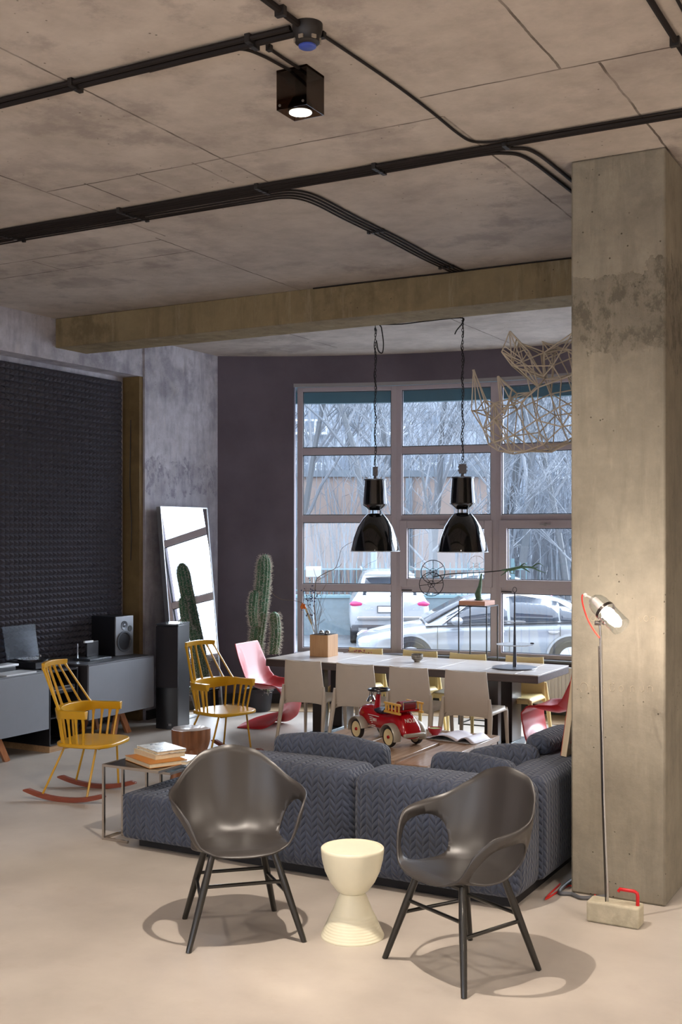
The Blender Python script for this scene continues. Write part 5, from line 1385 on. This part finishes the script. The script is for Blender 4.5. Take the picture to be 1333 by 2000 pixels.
k=NT('grey_cover'); co=k.coord(); n=k.noise(co,22,5,.7); c_=k.ramp(n,[(.4,srgb('D5DADC')),(.52,srgb('C0C6C8')),(.6,srgb('5A5E62'))]); k.link(c_,k.b.inputs['Base Color']); k.b.inputs['Roughness'].default_value=.25; mgc=k.m
book(-4.70,6.02,.4925,.36,.27,.030,-.30+.45*0-.14,M('orange_cover','B8742A',.4),'thick orange-covered book at the bottom of the stack on the side table')
book(-4.735,6.10,.5235,.30,.22,.030,-.40,M('cream_cover','C9B794',.5),'cream-covered book in the middle of the stack on the side table')
book(-4.725,6.11,.5545,.295,.21,.020,-.42,mgc,'glossy grey and white book on top of the stack on the side table')
book(-4.555,6.13,.4925,.16,.22,.022,.15,M('pale_magazine_cover','BFC3CC',.3),'pale magazine lying at the right edge of the side table beside the books',.001)

# ------------------------------------------------------------------ floor lamp by the pier
mconc=concrete('cast_concrete_block','A49C88','BDB49E','8C8470',6,bump=.2)
mredm=M('red_enamel','C01018',.3); mchr=M('lamp_chrome','C4C4C4',.12,1)
B=Vector((-1.60,5.83,0)); e=empty('floor_lamp',B,0,'floor lamp with a clear glass head, chrome pole and cast concrete base','floor lamp')
MB().box(-.135,.135,-.056,.056,0,.108).build('concrete_base',mconc,e,bevel=.012,bseg=3)
MB().tube([(.02,-.01,.10),(.02,-.01,.165),(.026,-.01,.178),(.10,-.01,.178),(.115,-.01,.170),(.118,-.01,.155),(.118,-.01,.108)][1:],.009,10).build('red_handle',mredm,e)
def LQ(px,py,Y=5.88): return PY(px,py,Y)-B
foot=LQ(1188,1757); top=LQ(1174,1243)
foot=Vector((foot.x,foot.y,.109))
MB().tube([foot,foot.lerp(top,.4)+Vector((-.006,0,0)),foot.lerp(top,.75)+Vector((-.004,0,0)),top],.0065,12).build('pole',mchr,e)
MB().tube([foot+Vector((-.009,-.008,0)),foot.lerp(top,.4)+Vector((-.013,-.009,0)),foot.lerp(top,.75)+Vector((-.011,-.008,0)),top+Vector((-.008,-.006,-.05))],.003,6).build('black_flex',mcable,e)
MB().tube([top,LQ(1172,1218),LQ(1176,1205)],.006,8).build('swivel_arm',mchr,e)
MB().lathe([(.012,-.016),(.012,.016)],12,tr(*LQ(1169,1217))@rot('Y',PI/2)).ball(tuple(LQ(1181,1217)),.011).build('wing_screw',M('screw_dark','4A4542',.3,.7),e)
ha=LQ(1160,1170,5.90); hb=LQ(1214,1224,5.76)
Mh=align(ha,hb); Lh=(hb-ha).length
mgl=glass('lamp_glass',(.93,.95,.96,1))
MB().lathe([(.012,-.01),(.03,.0),(.045,.02),(.052,.05),(.052,Lh),(.050,Lh),(.050,.05),(.043,.022),(.028,.002),(.012,-.008)],32,Mh,closed=True).build('glass_shade',mgl,e)
q=MB().lathe([(0,.005),(.018,.005),(.02,.05),(.02,.075),(0,.075)],20,Mh).build('socket',M('socket_white','D9CFC8',.4),e)
MB().lathe([(0,.076),(.016,.078),(.030,.105),(.033,.125),(.026,.15),(.012,.163),(0,.165)],24,Mh).build('bulb',M('bulb_glow','FFE9D8',.3,emit=30,var=0),e)
MB().lathe([(.0525,.088),(.055,.088),(.055,.106),(.0525,.106)],32,Mh,closed=True).build('clamp_ring',M('clamp_dark','5C5552',.25,.8),e)
MB().ball(tuple(LQ(1144,1162,5.92)),.012).tube([LQ(1144,1162,5.92),ha],.006,8).build('cord_grip',M('grip_white','DDD6D0',.4),e)
MB().tube(smooth_path([LQ(1145,1163,5.92),LQ(1138,1163,5.92),LQ(1139,1180,5.91),LQ(1148,1208,5.9),LQ(1160,1230,5.89),LQ(1172,1246,5.88)],5),.004,6).build('red_cord',M('cord_red','C8281E',.4),e)
L=bpy.data.lights.new('lamp_bulb','POINT'); L.energy=22; L.color=(1,.86,.74); L.shadow_soft_size=.03
o=bpy.data.objects.new('bulb_light',L); COL.objects.link(o); o.parent=e; o.location=ha.lerp(hb,1.12)
pts=[P(1186,1764,.105)+Vector((0,0,0)),W(1.352,5.945,.05),W(1.335,6.02,.006),P(1160,1742,.006),P(1140,1733,.006),P(1115,1731,.006),P(1100,1722,.006)+Vector((0,0,0)),P(1085,1716,.006)]
pts=[P(1184,1741,.006),P(1172,1742,.006),P(1160,1744,.006),P(1142,1736,.006),P(1122,1733,.006),P(1108,1731,.006),P(1092,1722,.006),P(1075,1712,.006)]
pts=[Vector((-1.66,5.895,.006)),Vector((-1.70,5.96,.006))]+pts[2:6]+[Vector((-2.03,6.0,.006)),Vector((-2.045,6.3,.006))]
tag(MB().tube(smooth_path(pts,5),.005,6).build('red_power_cord',M('cord_red','C8281E')),'red power cord on the floor between the sofa and the lamp base','cord')
pts=[P(1186,1750,.012),P(1160,1753,.012),P(1135,1753,.012),P(1118,1746,.012),Vector((-2.0,6.15,.012)),Vector((-2.0,6.5,.012))]
tag(MB().tube(smooth_path(pts,6),.011,8).build('floor_cable',M('cable_grey','55565A',.5)),'thick grey cable curling round the foot of the pier behind the lamp base','cable')

# faint chalk letters on the pier face
mchk=M('chalk','A69B88',.95,var=.05)
e=empty('chalk_writing',(-1.95,6.199,0),0,'two faint rows of worn chalk letters on the front of the pier','writing')
def chalk(px,py,pts,closed=False,m=None):
    out=[]
    for dx,dy in pts:
        # intersect the sight line with the pier face v=6.2
        qx=(px+dx-666.5)/F; Yc=6.198/(qx*ST+CT); p=W(qx*Yc,Yc,EYE-(py+dy-HZ)/F*Yc); out.append(p-Vector((-1.95,6.199,0)))
    m.tube(out,.0012,4,closed=closed)
def O(w_,h_,a0=0,a1=360,n=14): return [(w_*math.cos(math.radians(a0+(a1-a0)*i/n)),h_*math.sin(math.radians(a0+(a1-a0)*i/n))) for i in range(n+1)]
m=MB()
chalk(1124,1208,O(4.5,5.5),m=m); chalk(1137,1208,[(0,6),(0,-3),(3,-5)],m=m); chalk(1159,1208,O(4.5,5,-30,260),m=m); chalk(1162,1214,O(4,4,-90,120),m=m)
chalk(1263,1208,O(4.5,5.5),m=m); chalk(1277,1209,[(-5,5),(-5,-3),(0,-5),(4,-3),(4,5)],m=m); chalk(1252,1210,[(-4,-5),(0,5),(4,-5)],m=m)
m.build('upper_row',mchk,e,weld=False); m=MB()
chalk(1141,1342,O(8,9,-200,60),m=m); chalk(1134,1346,[(0,0),(3,6)],m=m); chalk(1162,1345,[(-3,5),(-3,-4),(1,-5),(3,-2),(3,5)],m=m); chalk(1177,1344,O(3.5,5),m=m)
chalk(1196,1344,O(5,6,0,300),m=m); chalk(1193,1336,O(1,1),m=m); chalk(1199,1335,O(1,1),m=m); chalk(1214,1345,O(4.5,5.5),m=m)
chalk(1236,1345,[(-4,6),(-4,-3),(0,-5),(3,-3),(3,6)],m=m); chalk(1254,1345,[(-3,-4),(-3,3),(0,6),(4,4),(4,-5)],m=m); chalk(1271,1345,[(-5,7),(-5,-3),(-1,-5),(4,-3),(5,6)],m=m)
m.build('lower_row',mchk,e,weld=False)

# ------------------------------------------------------------------ wire rhinoceros head on the far side of the pier
mwr=M('wire_sand','C9BBA6',.5,var=0)
RO=Vector((-1.962,7.5,2.95)); e=empty('wire_rhino_head',RO,0,'sand-coloured wire rhinoceros head mounted high on the side of the pier','wall sculpture')
DY=7.5
def RP(px,py,dv):     # point on the head's middle plane (v=7.5), pushed dv across it
    qx=(px-666.5)/F; Yc=DY/(qx*ST+CT); p=W(qx*Yc,Yc,EYE-(py-HZ)/F*Yc); return p-RO+Vector((0,dv,0))
m=MB(); r_=random.Random(12); RR=.0046
def ed(a,b): m.tube([a,b],RR,5)
rings=[(950,812,866,.06,4),(968,790,884,.11,6),(1000,782,890,.13,7),(1035,765,890,.16,7),(1070,742,884,.20,8),(1110,730,868,.24,8),(1150,716,862,.28,8),(1195,700,860,.30,8)]
RV=[]
for (px,y0,y1,hw,n) in rings:
    L=[]
    for k_ in range(n):
        a=2*PI*k_/n+r_.uniform(-.15,.15); L.append(RP(px+r_.uniform(-7,7),(y0+y1)/2-(y1-y0)/2*math.cos(a)+r_.uniform(-4,4),hw*math.sin(a)))
    RV.append(L)
for L in RV:
    for i in range(len(L)): ed(L[i],L[(i+1)%len(L)])
for A,B_ in zip(RV,RV[1:]):
    for p in A:
        for q in sorted(B_,key=lambda q:(p-q).length)[:2]: ed(p,q)
    for q in B_:
        ed(q,min(A,key=lambda p:(p-q).length))
    ed(A[0],B_[len(B_)//2]); 
wall_=[Vector((0,s_*.24,z_)) for s_,z_ in ((-1,.25),(1,.25),(1,-.2),(-1,-.2))]
for p in RV[-1]: ed(p,min(wall_,key=lambda q:(p-q).length))
for i in range(4): ed(wall_[i],wall_[(i+1)%4])
m.build('head_wires',mwr,e,weld=False)
def horn(tip,base,name,jit=0):
    global m
    m=MB(); t=RP(*tip); B2=[RP(*b) for b in base]
    for i,b in enumerate(B2): 
        t2=t+Vector((r_.uniform(-.006,.006),r_.uniform(-.006,.006),0)); m.tube([t2,b],RR,5); ed(b,B2[(i+1)%len(B2)])
        c_=b.lerp(t,.12); d_=B2[(i+1)%len(B2)].lerp(t,.3)
        if jit: ed(c_,d_)
    n_=min(RV[1]+RV[2]+RV[3]+RV[4]+RV[5],key=lambda q:(B2[0]-q).length)
    for b in B2:
        for q in sorted([q for L in RV for q in L],key=lambda q:(b-q).length)[:2]: ed(b,q)
    m.build(name,mwr,e,weld=False)
horn((925.5,722,.0),[(926,803,-.04),(940,800,.05),(952,793,.04),(947,782,0),(938,806,-.07)],'front_horn')
horn((974,735,.0),[(984,800,-.05),(1000,795,.05),(1008,768,.03),(1004,763,-.04),(992,812,-.06)],'rear_horn')
horn((1013,654,-.16),[(1003,696,-.22),(1021,722,-.20),(1026,674,-.12),(1043,690,-.10),(1036,712,-.16)],'ear',1)
horn((1047,661,.14),[(1068,676,.2),(1070,690,.12),(1052,700,.1),(1096,678,.16)],'ear',1)
m=MB(); C=[RP(1026,674,-.12),RP(1069,690,-.05),RP(1096,677,.1),RP(1117,650,.12),RP(1072,738,-.1),RP(1048,688,.1),RP(1140,690,0),RP(1021,722,-.2),RP(1094,720,-.15),RP(1130,655,-.12)]
for i in range(len(C)):
    for q in sorted(C,key=lambda q:(C[i]-q).length)[1:5]: ed(C[i],q)
    ed(C[i],min([q for L in RV[3:] for q in L],key=lambda q:(C[i]-q).length))
m.build('brow_wires',mwr,e,weld=False)
